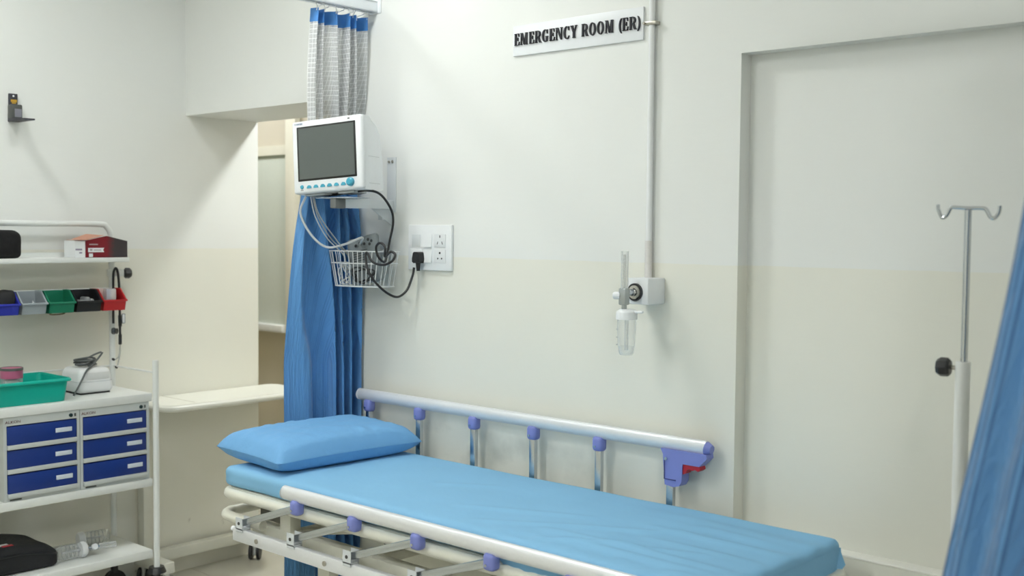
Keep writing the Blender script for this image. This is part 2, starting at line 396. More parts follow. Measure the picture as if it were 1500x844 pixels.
for x in (-2.98, -1.72):
    for y in (2.225, 2.765):
        obj('riser', MB().rbox((x-.028, y-.022, .60), (x+.028, y+.022, .695), .004), CREAM, bed)
for x in (-3.02, -2.62, -2.2, -1.75):
    obj('cross_beam', MB().rbox((x-.025, 2.24, .572), (x+.025, 2.75, .602), .004), CREAM, bed)
obj('backrest_strut', MB().tube([(-3.0, 2.3, .60), (-2.2, 2.7, .69)], .014, 10, 0), CREAM, bed)
obj('gusset_plate', MB().rbox((-3.245, 2.296, .600), (-3.07, 2.304, .668), .002), mat('dark_grey_steel', (.10, .10, .08), .5), bed)
obj('mechanism_plate', MB().rbox((-2.88, 2.53, .44), (-2.30, 2.536, .60), .002), CREAM, bed)
for px, py in ((569, 793), (557, 815)):
    k_ = ony(px, py, 2.48)
    obj('adjuster_knob', MB().cyl((k_.x, 2.53, k_.z), (k_.x, 2.495, k_.z), .009, 14).cyl((k_.x, 2.495, k_.z), (k_.x, 2.47, k_.z), .015, 12), BLACKP, bed, 'black adjuster knob')
obj('crank_rod', MB().cyl((-2.55, 2.66, .645), (-1.5, 2.66, .645), .008), CHROME, bed)
for x in (-2.83, -1.75):
    for y in (2.26, 2.74):
        lg = obj('leg', MB().rbox((x-.03, y-.02, .11), (x+.03, y+.02, .57), .005), CREAM, bed)
        obj('bolt', MB().cyl((x, y-.02, .47), (x, y-.028, .47), .014, 12), mat('brown_bolt', (.22, .13, .06), .5), lg)
        cs = obj('caster', MB().cyl((x, y-.014, .065), (x, y+.014, .065), .063, 24), BLACK, bed)
        obj('caster_fork', MB().box((x-.02, y-.024, .06), (x+.02, y-.017, .12)).box((x-.02, y+.017, .06), (x+.02, y+.024, .12)).box((x-.02, y-.024, .115), (x+.02, y+.024, .125)), CHROME, cs)
    obj('base_beam', MB().cyl((x, 2.27, .22), (x, 2.73, .22), .016), CREAM, bed)
for y in (2.26, 2.74): obj('base_beam', MB().cyl((-2.83, y, .25), (-1.75, y, .25), .016), CREAM, bed)
obj('inclined_brace', MB().cyl((-2.72, 2.26, .45), (-2.2, 2.26, .56), .02), CREAM, bed)

def rail_profile(x0, x1, y, z):
    """oval aluminium hand rail"""
    mb = MB(); n = 18; pr = []
    for i in range(n):
        a = 2*math.pi*i/n; pr.append((.015*math.cos(a), .0225*math.sin(a) + .003*abs(math.cos(a))))
    vs = [(x, y+a, z+b) for x in (x0, x1) for a, b in pr]
    mb.add(vs, [tuple(range(n))[::-1], tuple(range(n, 2*n))] + [(i, (i+1)%n, n+(i+1)%n, n+i) for i in range(n)]); return mb
def side_rail(y, z, x0, x1, joints, upright, face):
    """face: -1 = outer side looks to -Y"""
    rl = obj('side_rail', rail_profile(x0, x1, y, z), ALU, bed, 'silver aluminium side rail')
    obj('end_cap', MB().cyl((x1-.002, y, z), (x1+.016, y, z-.002), .021, 16, .013), PURPLE, rl, 'periwinkle end cap')
    obj('end_cap', MB().cyl((x0, y, z), (x0-.006, y, z), .0205, 16, .015), LGREY, rl)
    pz = .608
    obj('mount_bar', MB().rbox((x0-(.27 if not upright else -.05), y-.012, .565), (x1-.3, y+.012, .608), .003), ALU, rl)
    for i, x in enumerate(joints):
        last = i == len(joints)-1
        jz = z-.04
        px = x if upright else x-.29
        if not last:
            j = obj('joint', MB().rbox((x-.02, y-.018, jz-.022), (x+.02, y+.018, jz+.026), .012, 3), PURPLE, rl, 'periwinkle plastic joint')
            obj('rivet', MB().cyl((x-.004, y-.018, jz-.006), (x-.004, y-.0205, jz-.006), .004, 10), CHROME, j)
        if upright:
            p = MB().rbox((x-.0125, y-.009, .56), (x+.0125, y+.009, jz-.015), .004)
        else:
            a, b = Vector((px, y, pz+.02)), Vector((x, y, jz)); d = (b-a).normalized(); up = Vector((0, 1, 0)).cross(d)
            L = (b-a).length; mt = basis(a, d, Vector((0, 1, 0)), d.cross(Vector((0, 1, 0))))
            p = MB().rbox((0, -.009, -.0115), (L, .009, .0115), .004, mtx=mt)
        obj('post', p, CHROME, rl, 'chrome post')
        br = obj('bracket', MB().box((px-.018, y-.0165, .600), (px+.018, y-.0145, .648)).box((px-.018, y+.0145, .600), (px+.018, y+.0165, .648)).box((px-.018, y-.0165, .6085), (px+.018, y+.0165, .612)), LGREY, rl)
        obj('screw', MB().cyl((px, y-.0165, .629), (px, y-.0185, .629), .0055, 10), mat('dark_screw', (.08, .08, .08), .4, .6), br)
    return rl
bj = [ony(px, py, YBR).x for px, py in ((541, 600), (614.5, 610), (694.5, 626), (781.5, 640), (878, 656))] + [ony(983, 700, YBR).x]
zb = ony(780, 617, YBR).z
bx0, bx1 = ony(527, 586, YBR).x, ony(1036, 666, YBR).x
rb = side_rail(YBR, zb, bx0, bx1, bj, True, -1)
# release handle at the foot of the upright rail
hx, y = bj[-1], YBR
def PR(u, v, d): return Vector((hx+u, y+d, zb-.02+v))
hd = obj('release_handle', MB().prism([(-.027, .004), (.134, .004), (.136, -.008), (.110, -.034), (.052, -.034), (.050, -.088), (.042, -.102), (.020, -.108), (-.010, -.104), (-.016, -.04), (-.018, -.012)], -.019, .019, PR), PURPLE, rb, 'periwinkle release handle')
obj('trigger', MB().prism([(.046, -.030), (.108, -.032), (.112, -.044), (.104, -.050), (.094, -.046), (.084, -.050), (.074, -.046), (.066, -.050), (.060, -.062), (.050, -.066)], -.015, .015, PR), RED, hd, 'red release trigger')
obj('seam', MB().box((hx-.012, y-.0215, zb-.105), (hx-.010, y-.019, zb-.05)).box((hx-.012, y-.0215, zb-.107), (hx+.03, y-.019, zb-.105)), mat('seam_dark', (.05, .05, .2), .5), hd)
obj('screw', MB().cyl((hx-.006, y-.020, zb-.045), (hx-.006, y-.0225, zb-.045), .005, 10), CHROME, hd)
fj = [ony(px, py, YFR).x for px, py in ((435, 743), (519, 767), (612, 795), (720, 824))]
fj += [fj[-1]+.275, fj[-1]+.55]
zf = ony(600, 770, YFR).z
fx0 = ony(417, 722, YFR).x
rf = side_rail(YFR, zf, fx0, fx0+1.55, fj, False, -1)
for x in (-3.05, -2.7, -2.3):
    obj('bolt', MB().cyl((x, YFR-.012, .586), (x, YFR-.016, .586), .008, 12), STEEL, rf)
obj('end_bolt', MB().cyl((fx0-.27, YFR, .60), (fx0-.285, YFR, .60), .009, 10).cyl((fx0-.285, YFR, .60), (fx0-.292, YFR, .60), .004, 10), WPLAST, rf)

# mattress under its blue sheet
creases = [((-2.35, 2.35), (-1.95, 2.52), .0028), ((-2.2, 2.25), (-1.6, 2.60), .003), ((-1.95, 2.24), (-1.5, 2.42), .004), ((-2.0, 2.33), (-1.4, 2.33), .004),
           ((-1.75, 2.45), (-1.37, 2.44), .004), ((-1.8, 2.55), (-1.38, 2.53), .0035), ((-1.7, 2.64), (-1.38, 2.62), .003), ((-2.6, 2.5), (-2.4, 2.62), .002), ((-1.9, 2.28), (-1.4, 2.28), .005)]
def mfn(p):
    z = p.z
    if z > MZ1-.03:
        for (ax, ay), (bx, by), h in creases:
            d = Vector((bx-ax, by-ay)); w = Vector((p.x-ax, p.y-ay)); t = max(0, min(1, w.dot(d)/d.length_squared))
            dist = (w-d*t).length; z += 1.9*h*math.exp(-(dist/.016)**2)*math.sin(math.pi*min(1, max(0, t)))**.5
        z += .003*noise.noise(Vector((p.x*3, p.y*5, 0)))
        if p.x > -2.0: z += .008*noise.noise(Vector((p.x*2.2+p.y*1.5, p.y*17, 7)))*max(0, min(1, (p.x+2.0)/.5))
        if p.x > -2.05 and p.y < MY0+.07: z += .007*noise.noise(Vector((p.x*22, p.y*15, 3)))
    else:
        p = p + Vector((0, .006*noise.noise(Vector((p.x*6, p.z*14, 1))), 0))
    return Vector((p.x, p.y, z))
mt_ = obj('mattress', gridbox((BX0, MY0, MZ0), (BX1, MY1, MZ1), .022, (150, 52, 8), mfn), SHEET, None, 'thin stretcher mattress tightly covered in a sky blue sheet', 'mattress', smooth=60)
ov = MB(); n = 60; rows = 10; vs = []
for i in range(n+1):
    u = i/n; x = -2.03 + (BX1+2.03)*u; drop = .16*min(1, u/.25)**.8+.02
    for j in range(rows+1):
        v = j/rows; z = MZ1-.02-drop*v
        vs.append((x, MY0-.002-.006*v*(1+math.sin(u*40+v*3))-.002*math.sin(u*90), z))
ov.add(vs, [(i*(rows+1)+j, (i+1)*(rows+1)+j, (i+1)*(rows+1)+j+1, i*(rows+1)+j+1) for i in range(n) for j in range(rows)])
obj('sheet_overhang', ov, SHEET, mt_, smooth=60)
fe = MB(); vs = []; n = 24
for i in range(n+1):
    u = i/n; yv = MY0+.02+(MY1-MY0-.03)*u
    for j in range(6):
        v = j/5; vs.append((BX1+.001+.010*v+.003*math.sin(u*18)*v, yv, MZ1-.022-.075*v-.006*math.sin(u*9)*v))
fe.add(vs, [(i*6+j, (i+1)*6+j, (i+1)*6+j+1, i*6+j+1) for i in range(n) for j in range(5)])
obj('sheet_overhang', fe, SHEET, mt_, smooth=60)
cf = MB(); a = Vector((BX1-.006, MY1-.012, MZ1-.012))
cf.add([a, a+Vector((.028, -.012, -.05)), a+Vector((.010, -.052, -.095)), a+Vector((-.03, .008, -.10)), a+Vector((.004, .010, -.06))], [(0, 1, 2), (0, 2, 3), (0, 4, 1), (4, 3, 2), (4, 2, 1), (0, 3, 4)])
obj('sheet_corner_fold', cf, mat('blue_sheet_fold', (.22, .47, .71), .75), mt_, smooth=0)

# pillow
def pill():
    L, Wd, T = .585, .36, .115; nx, ny = 44, 30; mb = MB(); top = []; bot = []
    for i in range(nx+1):
        for j in range(ny+1):
            u, v = i/nx*2-1, j/ny*2-1
            e = (1-abs(u)**9)*(1-abs(v)**7); e = max(e, 0)**.45*(1-.10*(u*u)**2-.10*(v*v)**2)
            cx = 1+.07*(u*v)**2 - .03*(1-u*u)*abs(v)**3; px, py = u*L/2*(1+.04*abs(u)**4*abs(v)**2), v*Wd/2*cx
            wr = .005*noise.noise(Vector((u*4, v*4, 2)))+.009*noise.noise(Vector((u*9, v*3, 5)))*max(abs(u), abs(v))**2+.004*math.sin(v*22+u*4)*abs(u)**4*(1-abs(v)**4)
            zt = .045+(T-.045)*e*(1+.03*math.cos(u*2)) + wr*e
            zb_ = .045*(1-min(1, e*1.15))
            top.append((py, px, zt)); bot.append((py, px, zb_+.0015))
    N = len(top); mb.add(top+bot, [(i*(ny+1)+j, (i+1)*(ny+1)+j, (i+1)*(ny+1)+j+1, i*(ny+1)+j+1) for i in range(nx) for j in range(ny)] +
           [(N+i*(ny+1)+j, N+i*(ny+1)+j+1, N+(i+1)*(ny+1)+j+1, N+(i+1)*(ny+1)+j) for i in range(nx) for j in range(ny)])
    bmesh.ops.remove_doubles(mb.bm, verts=mb.bm.verts[:], dist=.0008); return mb
pm = pill(); pm.bm.transform(Matrix.Translation((-3.185, 2.512, MZ1+.003)) @ Matrix.Rotation(math.radians(-3), 4, 'Z') @ Matrix.Rotation(math.radians(1), 4, 'Y'))
pw = obj('pillow', pm, PILLOWM, None, 'flat rectangular pillow in a sky blue pillowcase on the mattress', 'pillow', smooth=70)

# ------------------------------------------------------------------ curtains
def cloth(path, us, zs, uvw):
    """path(u, z) -> (x, y); returns MB with uv in metres (u*uvw, z)"""
    mb = MB(); uvl = mb.bm.loops.layers.uv.new('UVMap'); g = [[mb.bm.verts.new((*path(u, z), z)) for z in zs] for u in us]
    for i in range(len(us)-1):
        for j in range(len(zs)-1):
            f = mb.bm.faces.new([g[i][j], g[i+1][j], g[i+1][j+1], g[i][j+1]])
            for lp, (a, b) in zip(f.loops, ((i, j), (i+1, j), (i+1, j+1), (i, j+1))): lp[uvl].uv = (us[a]*uvw, zs[b])
    return mb
def rng(a, b, n): return [a+(b-a)*i/n for i in range(n+1)]
def lerp(a, b, t): return a+(b-a)*t
TRZ = 2.408
def cpath(u, z):
    t = min(1, max(0, (TRZ-z)/1.3)); lo = min(1, max(0, (TRZ-z)/1.6))
    y_near = lerp(2.60, 2.535, t); y_far = lerp(2.872, 2.868, t)
    w = u + .035*math.sin(2*math.pi*u*2+1)
    yy = lerp(y_near, y_far, w)
    amp = lerp(.030, .042, t)*(.5+.8*u if z < 1.9 else 1); ph = 2*math.pi*lerp(5.5*u, .5*u+3.7*u**3.6, t) + .6*math.sin(z*1.1)
    xx = lerp(-3.372, -3.455, t) + amp*math.sin(ph) + .008*math.sin(ph*2.3+z*2)
    yy += .012*math.cos(ph)*u
    e_ = math.exp(-((z-1.85)/.22)**2); xx -= .042*e_; yy += .062*(1-u)*e_      # cloth pushed back by the monitor housing
    if u < .3: yy -= .010*math.sin(z*2.5)*(.3-u)
    return xx, min(yy, 2.882)
US = rng(0, 1, 150)
ctn = empty('privacy_curtain', (-3.40, 2.7, .1), 'gathered blue privacy curtain with white net top behind the monitor', 'curtain')
obj('curtain_panel', cloth(cpath, US, rng(.13, 1.79, 40), 1.5), CURT, ctn, 'blue striped curtain cloth', smooth=80)
obj('net_panel', cloth(cpath, US, rng(1.79, 2.355, 14), 1.5), NET, ctn, 'white open net', smooth=80)
obj('header_band', cloth(lambda u, z: cpath(u, z), US, rng(2.355, 2.404, 3), 1.5), HEAD, ctn, 'blue header band', smooth=80)
for k in range(11):
    u = .02+.096*k; x, yv = cpath(u, 2.4)
    obj('hook', MB().tube([(x, yv, 2.395), (x+.004, yv, 2.41), (-3.345, yv, 2.415), (-3.345, yv, 2.427)], .0018, 6, 2), WPLAST, ctn)
trk = empty('curtain_track', (-3.345, 2.0, 2.42), 'white curtain track running out from the wall above the blue curtain', 'curtain track')
obj('channel', MB().box((-3.372, -1.0, 2.427), (-3.368, YR, 2.462)).box((-3.322, -1.0, 2.427), (-3.318, YR, 2.462)).box((-3.372, -1.0, 2.460), (-3.318, YR, 2.464)).box((-3.372, -1.0, 2.425), (-3.352, YR, 2.428)).box((-3.338, -1.0, 2.425), (-3.318, YR, 2.428)), mat('track_white', (.80, .84, .88), .3), trk, smooth=0)
obj('end_plate', MB().rbox((-3.382, YR-.004, 2.42), (-3.30, YR-.0005, 2.475), .001), WPLAST, trk)
for yy in (-.8, .6, 1.9):
    obj('drop_rod', MB().cyl((-3.345, yy, 2.464), (-3.345, yy, CEIL), .006), WPLAST, trk)
# near curtain at the foot of the bed
def rpath(u, z):
    e = -.588-.160*(1.707-z)/1.0
    e += .008*math.sin(z*5)
    x = e + (1.05+.25*(2.4-z)/2.3)*u*.8
    ph = u*2*math.pi*7+.5*math.sin(z*1.3)
    return x, 1.80+.035*math.sin(ph)*(.35+min(1, u*3)*.65)+.012*math.sin(ph*2.1+z)
RZ = 2.46
rc = empty('privacy_curtain', (-.1, 1.8, .1), 'blue privacy curtain with tone-on-tone stripes beside the drip stand', 'curtain')
obj('curtain_panel', cloth(rpath, rng(0, 1, 160), rng(.13, 1.86, 40), 2.0), CURT2, rc, smooth=80)
obj('net_panel', cloth(rpath, rng(0, 1, 160), rng(1.86, 2.40, 12), 2.0), NET, rc, smooth=80)
obj('header_band', cloth(rpath, rng(0, 1, 160), rng(2.40, 2.442, 3), 2.0), HEAD, rc, smooth=80)
for k in range(12):
    u = .02+.085*k; x, yv = rpath(u, 2.44)
    obj('hook', MB().tube([(x, yv, 2.436), (x, yv, 2.445), (x, 1.8, 2.455), (x, 1.8, 2.467)], .0018, 6, 2), WPLAST, rc)
trk2 = empty('curtain_track', (.4, 1.8, 2.46), 'white curtain track above the striped curtain by the drip stand', 'curtain track')
obj('channel', MB().box((-.75, 1.775, 2.467), (XR, 1.825, 2.50)), MATS['track_white'], trk2, smooth=0)
for xx in (-.6, 1.2): obj('drop_rod', MB().cyl((xx, 1.8, 2.5), (xx, 1.8, CEIL), .006), WPLAST, trk2)

# ------------------------------------------------------------------ drip stand
ivx, ivy = -.967, 2.6
iv = empty('drip_stand', (ivx, ivy, 0), 'chrome drip stand with two hooks and a black clamp knob', 'drip stand')
obj('rod', MB().cyl((ivx, ivy, .9), (ivx, ivy, 1.655), .0075, 16), CHROME, iv)
obj('outer_tube', MB().cyl((ivx-.002, ivy, .1), (ivx-.002, ivy, 1.31), .0165, 18), WHITE, iv, 'white outer tube')
c, s_ = math.cos(-.15), math.sin(-.15)
def HP(a, z): return (ivx+a*c, ivy+a*s_, z)
hk = [(-.075, 1.668), (-.073, 1.655), (-.064, 1.638), (-.052, 1.643), (-.042, 1.660), (-.028, 1.661), (0, 1.659), (.03, 1.659), (.042, 1.656), (.052, 1.640), (.062, 1.636), (.072, 1.648), (.074, 1.664)]
obj('hook_bar', MB().tube([HP(a, z) for a, z in hk], .0042, 10, 4), CHROME, iv)
kn = obj('clamp_knob', MB().lathe([(0, 0), (.017, 0), (.022, .006), (.022, .022), (.017, .03), (0, .03)], (ivx-.03, ivy-.001, 1.295), 8, (-1, -.1, 0)), BLACKP, iv, 'black clamp knob', smooth=20)
obj('knob_screw', MB().cyl((ivx-.01, ivy, 1.295), (ivx-.032, ivy, 1.295), .005), STEEL, kn)
for k in range(5):
    a = 2*math.pi*k/5+.3; p = Vector((ivx+.24*math.cos(a), ivy+.24*math.sin(a), .075))
    lg = obj('leg', MB().tube([(ivx, ivy, .12), ((ivx+p.x)/2, (ivy+p.y)/2, .10), p], .012, 10, 3), WHITE, iv)
    obj('caster', MB().cyl((p.x-.01, p.y, .025), (p.x+.01, p.y, .025), .025, 16).cyl((p.x, p.y, .04), (p.x, p.y, .075), .006), BLACK, lg)

# ------------------------------------------------------------------ monitor on its bracket
ang = (math.radians(12.8), math.radians(-1.5), math.radians(-3.7))
MR = Matrix.Rotation(ang[0], 3, 'Z') @ Matrix.Rotation(ang[1], 3, 'X') @ Matrix.Rotation(ang[2], 3, 'Y')
MO = Vector((-3.2345, 2.58, 1.7335))
mon = empty('patient_monitor', MO, 'white patient monitor with dark screen and turquoise buttons', 'monitor', rot=MR)
def side(u, v, d): return Vector((d, u, v))
prof = [(.022, 0), (.115, -.004), (.132, .004), (.132, .10), (.120, .20), (.098, .232), (.075, .245), (.060, .262), (.022, .264)]
obj('rear_housing', MB().prism(prof, -.150, .150, side), WPLAST, mon, local=True, smooth=20)
obj('front_bezel', MB().rbox((-.157, 0, 0), (.157, .026, .264), .010, 3), WPLAST, mon, local=True)
scr = obj('screen', MB().rbox((-.133, -.0015, .044), (.134, .004, .243), .003), mat('screen_frame', (.012, .013, .013), .25), mon, local=True)
obj('display', MB().box((-.124, -.0022, .052), (.126, .001, .236)), mat('screen_glass', (.10, .115, .11), .22, spec=.7), scr, local=True, smooth=0)
TEAL = mat('turquoise_button', (.06, .36, .50), .35)
for i, x in enumerate((-.082, -.051, -.020, .011, .042, .073)):
    def bp_(u, v, d, x=x): return Vector((x+u, d, .0225+v))
    obj('button', MB().prism([(-.010, -.005), (.010, -.005), (.009, .001), (.004, .006), (-.004, .006), (-.009, .001)], -.0035, .002, bp_), TEAL, mon, local=True)
obj('power_button', MB().lathe([(0, .004), (.006, .004), (.008, 0)], (-.116, 0, .024), 16, (0, -1, 0)), TEAL, mon, local=True)
obj('indicator', MB().box((-.121, -.0012, .011), (-.118, .001, .014)).box((-.114, -.0012, .011), (-.111, .001, .014)), BLACKP, mon, local=True)
obj('rotary_knob', MB().lathe([(0, .014), (.010, .014), (.0145, .010), (.0155, 0)], (.106, 0, .027), 24, (0, -1, 0)), TEAL, mon, local=True)
obj('alarm_lamp', MB().rbox((.100, -.0016, .2505), (.109, .001, .2545), .001), BLACKP, mon, local=True)
text_mesh('logo', 'CONTEC', .0095, mat('logo_blue', (.06, .11, .25), .5), mon, wm(mon) @ basis((-.142, -.0006, .2495), Vector((1, 0, 0)), Vector((0, 0, 1)), Vector((0, -1, 0))), sx=1.0)
obj('side_panel_line', MB().box((.150, .048, .118), (.1512, .112, .1195)).box((.150, .048, .022), (.1512, .112, .0235)), mat('seam_grey', (.55, .57, .58), .5), mon, local=True, smooth=0)
obj('handle_recess', MB().rbox((-.07, .06, .258), (.07, .09, .2665), .003), WPLAST, mon, local=True)
obj('mount_foot', MB().rbox((.03, .02, -.009), (.10, .10, -.001), .003).rbox((-.12, .02, -.007), (-.03, .10, -.001), .002), GREYP, mon, local=True)
# wall bracket: plate, hinged arm, tray
brk = empty('monitor_bracket', (-3.235, YR, 1.67), 'pale grey steel wall bracket with a folding arm under the monitor', 'bracket')
obj('wall_plate', MB().rbox((-3.262, YR-.004, 1.665), (-3.212, YR, 1.872), .0015), LGREY, brk)
for z in (1.855, 1.685):
    for x in (-3.249, -3.229): obj('screw', MB().cyl((x, YR-.004, z), (x, YR-.008, z), .005, 8), STEEL, brk)
obj('arm', MB().rbox((-3.25, 2.652, 1.676), (-3.222, YR-.004, 1.710), .003), mat('arm_white', (.70, .73, .75), .35), brk, 'white square arm')
obj('arm_end', MB().rbox((-3.253, 2.605, 1.674), (-3.219, 2.652, 1.7105), .004), mat('arm_end_grey', (.16, .17, .17), .45), brk, 'grey arm end')
obj('gusset', MB().prism([(0, 0), (-.10, 0), (0, -.06)], -.002, .002, lambda u, v, d: Vector((-3.236+d, YR-.004+u, 1.676+v))), LGREY, brk, smooth=0)
obj('hanger_tab', MB().rbox((-3.26, YR-.05, 1.635), (-3.235, YR-.01, 1.676), .002), LGREY, brk)
obj('tray', MB().rbox((-3.33, 2.60, 1.7108), (-3.14, 2.70, 1.7138), .0015), LGREY, brk)

# ------------------------------------------------------------------ wire basket and cables
BR = Matrix.Rotation(math.radians(12), 3, 'Z')
tl = ony(489, 378, 2.70); BO = Vector((-3.272, 2.77, 1.385))
bk = empty('wire_basket', BO, 'white wire basket hung on the wall under the monitor', 'basket', rot=BR)
WIRE = mat('white_wire', (.80, .82, .82), .35)
bw, bw2, bd, bh = .135, .108, .105, .135        # half widths top and bottom, depth, height
def bpt(a, z):  # a in -1..1 along the front, curved front
    h = lerp(bw2, bw, z/bh); return Vector((a*h, -bd*.5*(1-.55*a**4)*lerp(.8, 1, z/bh), z))
def ring(z): return [bpt(i/10*2-1, z) for i in range(11)] + [Vector((lerp(bw2, bw, z/bh), bd*.55, z)), Vector((-lerp(bw2, bw, z/bh), bd*.55, z))]
for z in (0.002, .088, .133): obj('rim_wire', MB().tube(ring(z), .0021, 8, 0, True), WIRE, bk, local=True)
for i in range(13):
    a = i/12*1.9-.95; obj('upright_wire', MB().tube([bpt(a, .133), bpt(a, .07), bpt(a, .002)], .0014, 6, 0), WIRE, bk, local=True)
for i in range(13):
    a = i/12*1.9-.95; p = bpt(a, .002); obj('floor_wire', MB().tube([p, Vector((p.x, bd*.55, .002))], .0013, 6, 0), WIRE, bk, local=True)
for i in range(10):
    x = (i/9*1.9-.95); obj('back_wire', MB().tube([Vector((x*bw, bd*.55, .133)), Vector((x*bw2, bd*.55, .002))], .0013, 6, 0), WIRE, bk, local=True)
for s in (-1, 1):
    for y_ in (-.01, .025): obj('side_wire', MB().tube([Vector((s*bw, y_, .133)), Vector((s*bw2, y_, .002))], .0013, 6, 0), WIRE, bk, local=True)
for s in (-.045, .055): obj('hanger', MB().tube([Vector((s, bd*.55, .133)), Vector((s, bd*.55+.03, .15)), Vector((s, .112-s*.21, .16))], .002, 6, 3), WIRE, bk, local=True)
def inb(x, y, z): return BR @ Vector((x, y, z)) + BO
# folded blood pressure cuff
CUFF = mat('cuff_grey', (.25, .28, .29), .75, bump=.3, bscale=60)
cm = Matrix.Translation(inb(.018, .012, .011)) @ BR.to_4x4() @ Matrix.Rotation(math.radians(-13), 4, 'Y') @ Matrix.Rotation(math.radians(-6), 4, 'X')
cf_ = empty('blood_pressure_cuff', cm.translation, 'grey blood pressure cuff standing in the wire basket', 'cuff', rot=cm.to_3x3())
obj('cuff_sleeve', gridbox((-.066, -.012, 0), (.076, .014, .180), .0115, (18, 6, 22), lambda p: p+Vector((0, .005*math.sin(p.x*50+p.z*12), 0))), CUFF, cf_, local=True, smooth=60)
for i in range(5):
    obj('print_line', MB().box((-.04, -.0175, .088+i*.009), (-.04+random.uniform(.05, .09), -.0165, .0905+i*.009)), mat('cuff_print', (.04, .045, .05), .7), cf_, local=True, smooth=0)
for x, z in ((-.02, .148), (.0, .155), (.02, .148), (.045, .142), (.04, .160), (.055, .152)):
    obj('print_mark', MB().lathe([(0, .001), (.006, .001), (.006, 0)], (x, -.0165, z), 10, (0, -1, 0)), MATS['cuff_print'], cf_, local=True)
# coiled probe leads
pl = MB(); pts = []
for i in range(64):
    a = i/64*2*math.pi*4; r = .034+.007*math.sin(i*.9)
    pts.append(inb(-.066+r*.62*math.cos(a)+.006*math.sin(i*.31), -.022+.012*math.sin(i*.7), .050+r*math.sin(a)))
obj('probe_lead_coil', MB().tube(pts, .0022, 6, 2), LCABLE, None, 'coil of pale grey probe leads in the left of the wire basket', 'cable')
pts = []
for i in range(60):
    a = i/60*2*math.pi*3; r = .036+.009*math.sin(i*1.1)
    pts.append(inb(.024+r*1.15*math.cos(a), -.024+.012*math.sin(i*.5), .046+r*.72*math.sin(a)))
obj('sensor_cord_coil', MB().tube(pts, .003, 6, 2), mat('dark_grey_cord', (.03, .032, .035), .5), None, 'dark coiled sensor cord in the middle of the wire basket', 'cable')
# leads hanging from the monitor into the basket
def ml(x, y, z): return MR @ Vector((x, y, z)) + MO
obj('pressure_hose', MB().tube([ml(-.150, .06, -.004), ony(440, 312, 2.60), ony(455, 343, 2.62), ony(478, 362, 2.66), ony(505, 358, 2.70), ony(530, 348, 2.745), ony(528, 356, 2.76), inb(-.03, .03, .16)], .0042, 8, 6), LCABLE, None, 'thick pale grey air hose looping from the monitor to the cuff', 'hose')
for k, (p0, m1, m2, e) in enumerate((((-.120, .05, -.004), (462, 318), (480, 350), (-.075, -.01, .07)), ((-.112, .05, -.004), (466, 318), (485, 350), (-.06, -.005, .06)), ((-.105, .05, -.004), (468, 316), (496, 356), (-.045, -.02, .06)))):
    obj('monitor_lead', MB().tube([ml(*p0), ony(*m1, 2.62), ony(*m2, 2.68), inb(e[0], e[1], .115), inb(*e)], .0022, 6, 6), GREYC if k else LCABLE, None, ('thin pale lead hanging leftmost from monitor underside into basket', 'thin grey lead hanging between two others from monitor into basket', 'thin grey lead hanging straightest from monitor into basket right of the rest')[k], 'cable')
# black mains cord with plug
PY = YR-.014
cp = [ml(-.05, .07, -.004), ony(510, 283, 2.64), ony(535, 279, 2.66), ony(556, 284, 2.70), ony(572, 305, 2.74), ony(576, 325, 2.76), ony(571, 352, 2.76), ony(567, 372, 2.755), ony(563, 384, 2.73), ony(554, 376, 2.71),
      ony(551, 362, 2.70), ony(557, 356, 2.69), ony(564, 362, 2.69), ony(564, 376, 2.69), ony(572, 369, 2.70), ony(579, 373, 2.70), ony(574, 383, 2.69), ony(561, 388, 2.69), ony(546, 384, 2.69), ony(537, 370, 2.69), ony(536, 382, 2.685), ony(540, 398, 2.685), ony(551, 415, 2.70), ony(568, 430, 2.74), ony(583, 435, 2.79), ony(596, 425, 2.83), ony(604, 405, 2.855), ony(606.5, 392, 2.862)]
pc = empty('power_cord', ony(606, 379, PY), 'black mains cord from the monitor plugged into the wall socket', 'power cord')
obj('cord', MB().tube(cp, .0044, 8, 6), BLACK, pc)
pp = ony(606.5, 378, YR-.05)
def PG(u, v, d): return Vector((pp.x+u, YR-.013-d, pp.z+v))
pg = obj('plug', MB().prism([(-.019, -.014), (-.012, -.019), (.012, -.019), (.019, -.014), (.020, -.004), (.014, .018), (.009, .022), (-.009, .022), (-.014, .018), (-.020, -.004)], 0, .03, PG), BLACK, pc, smooth=25)
obj('strain_relief', MB().cyl((pp.x, YR-.030, pp.z-.016), (pp.x+.001, YR-.03, pp.z-.048), .0095, 10, .006), BLACK, pg)

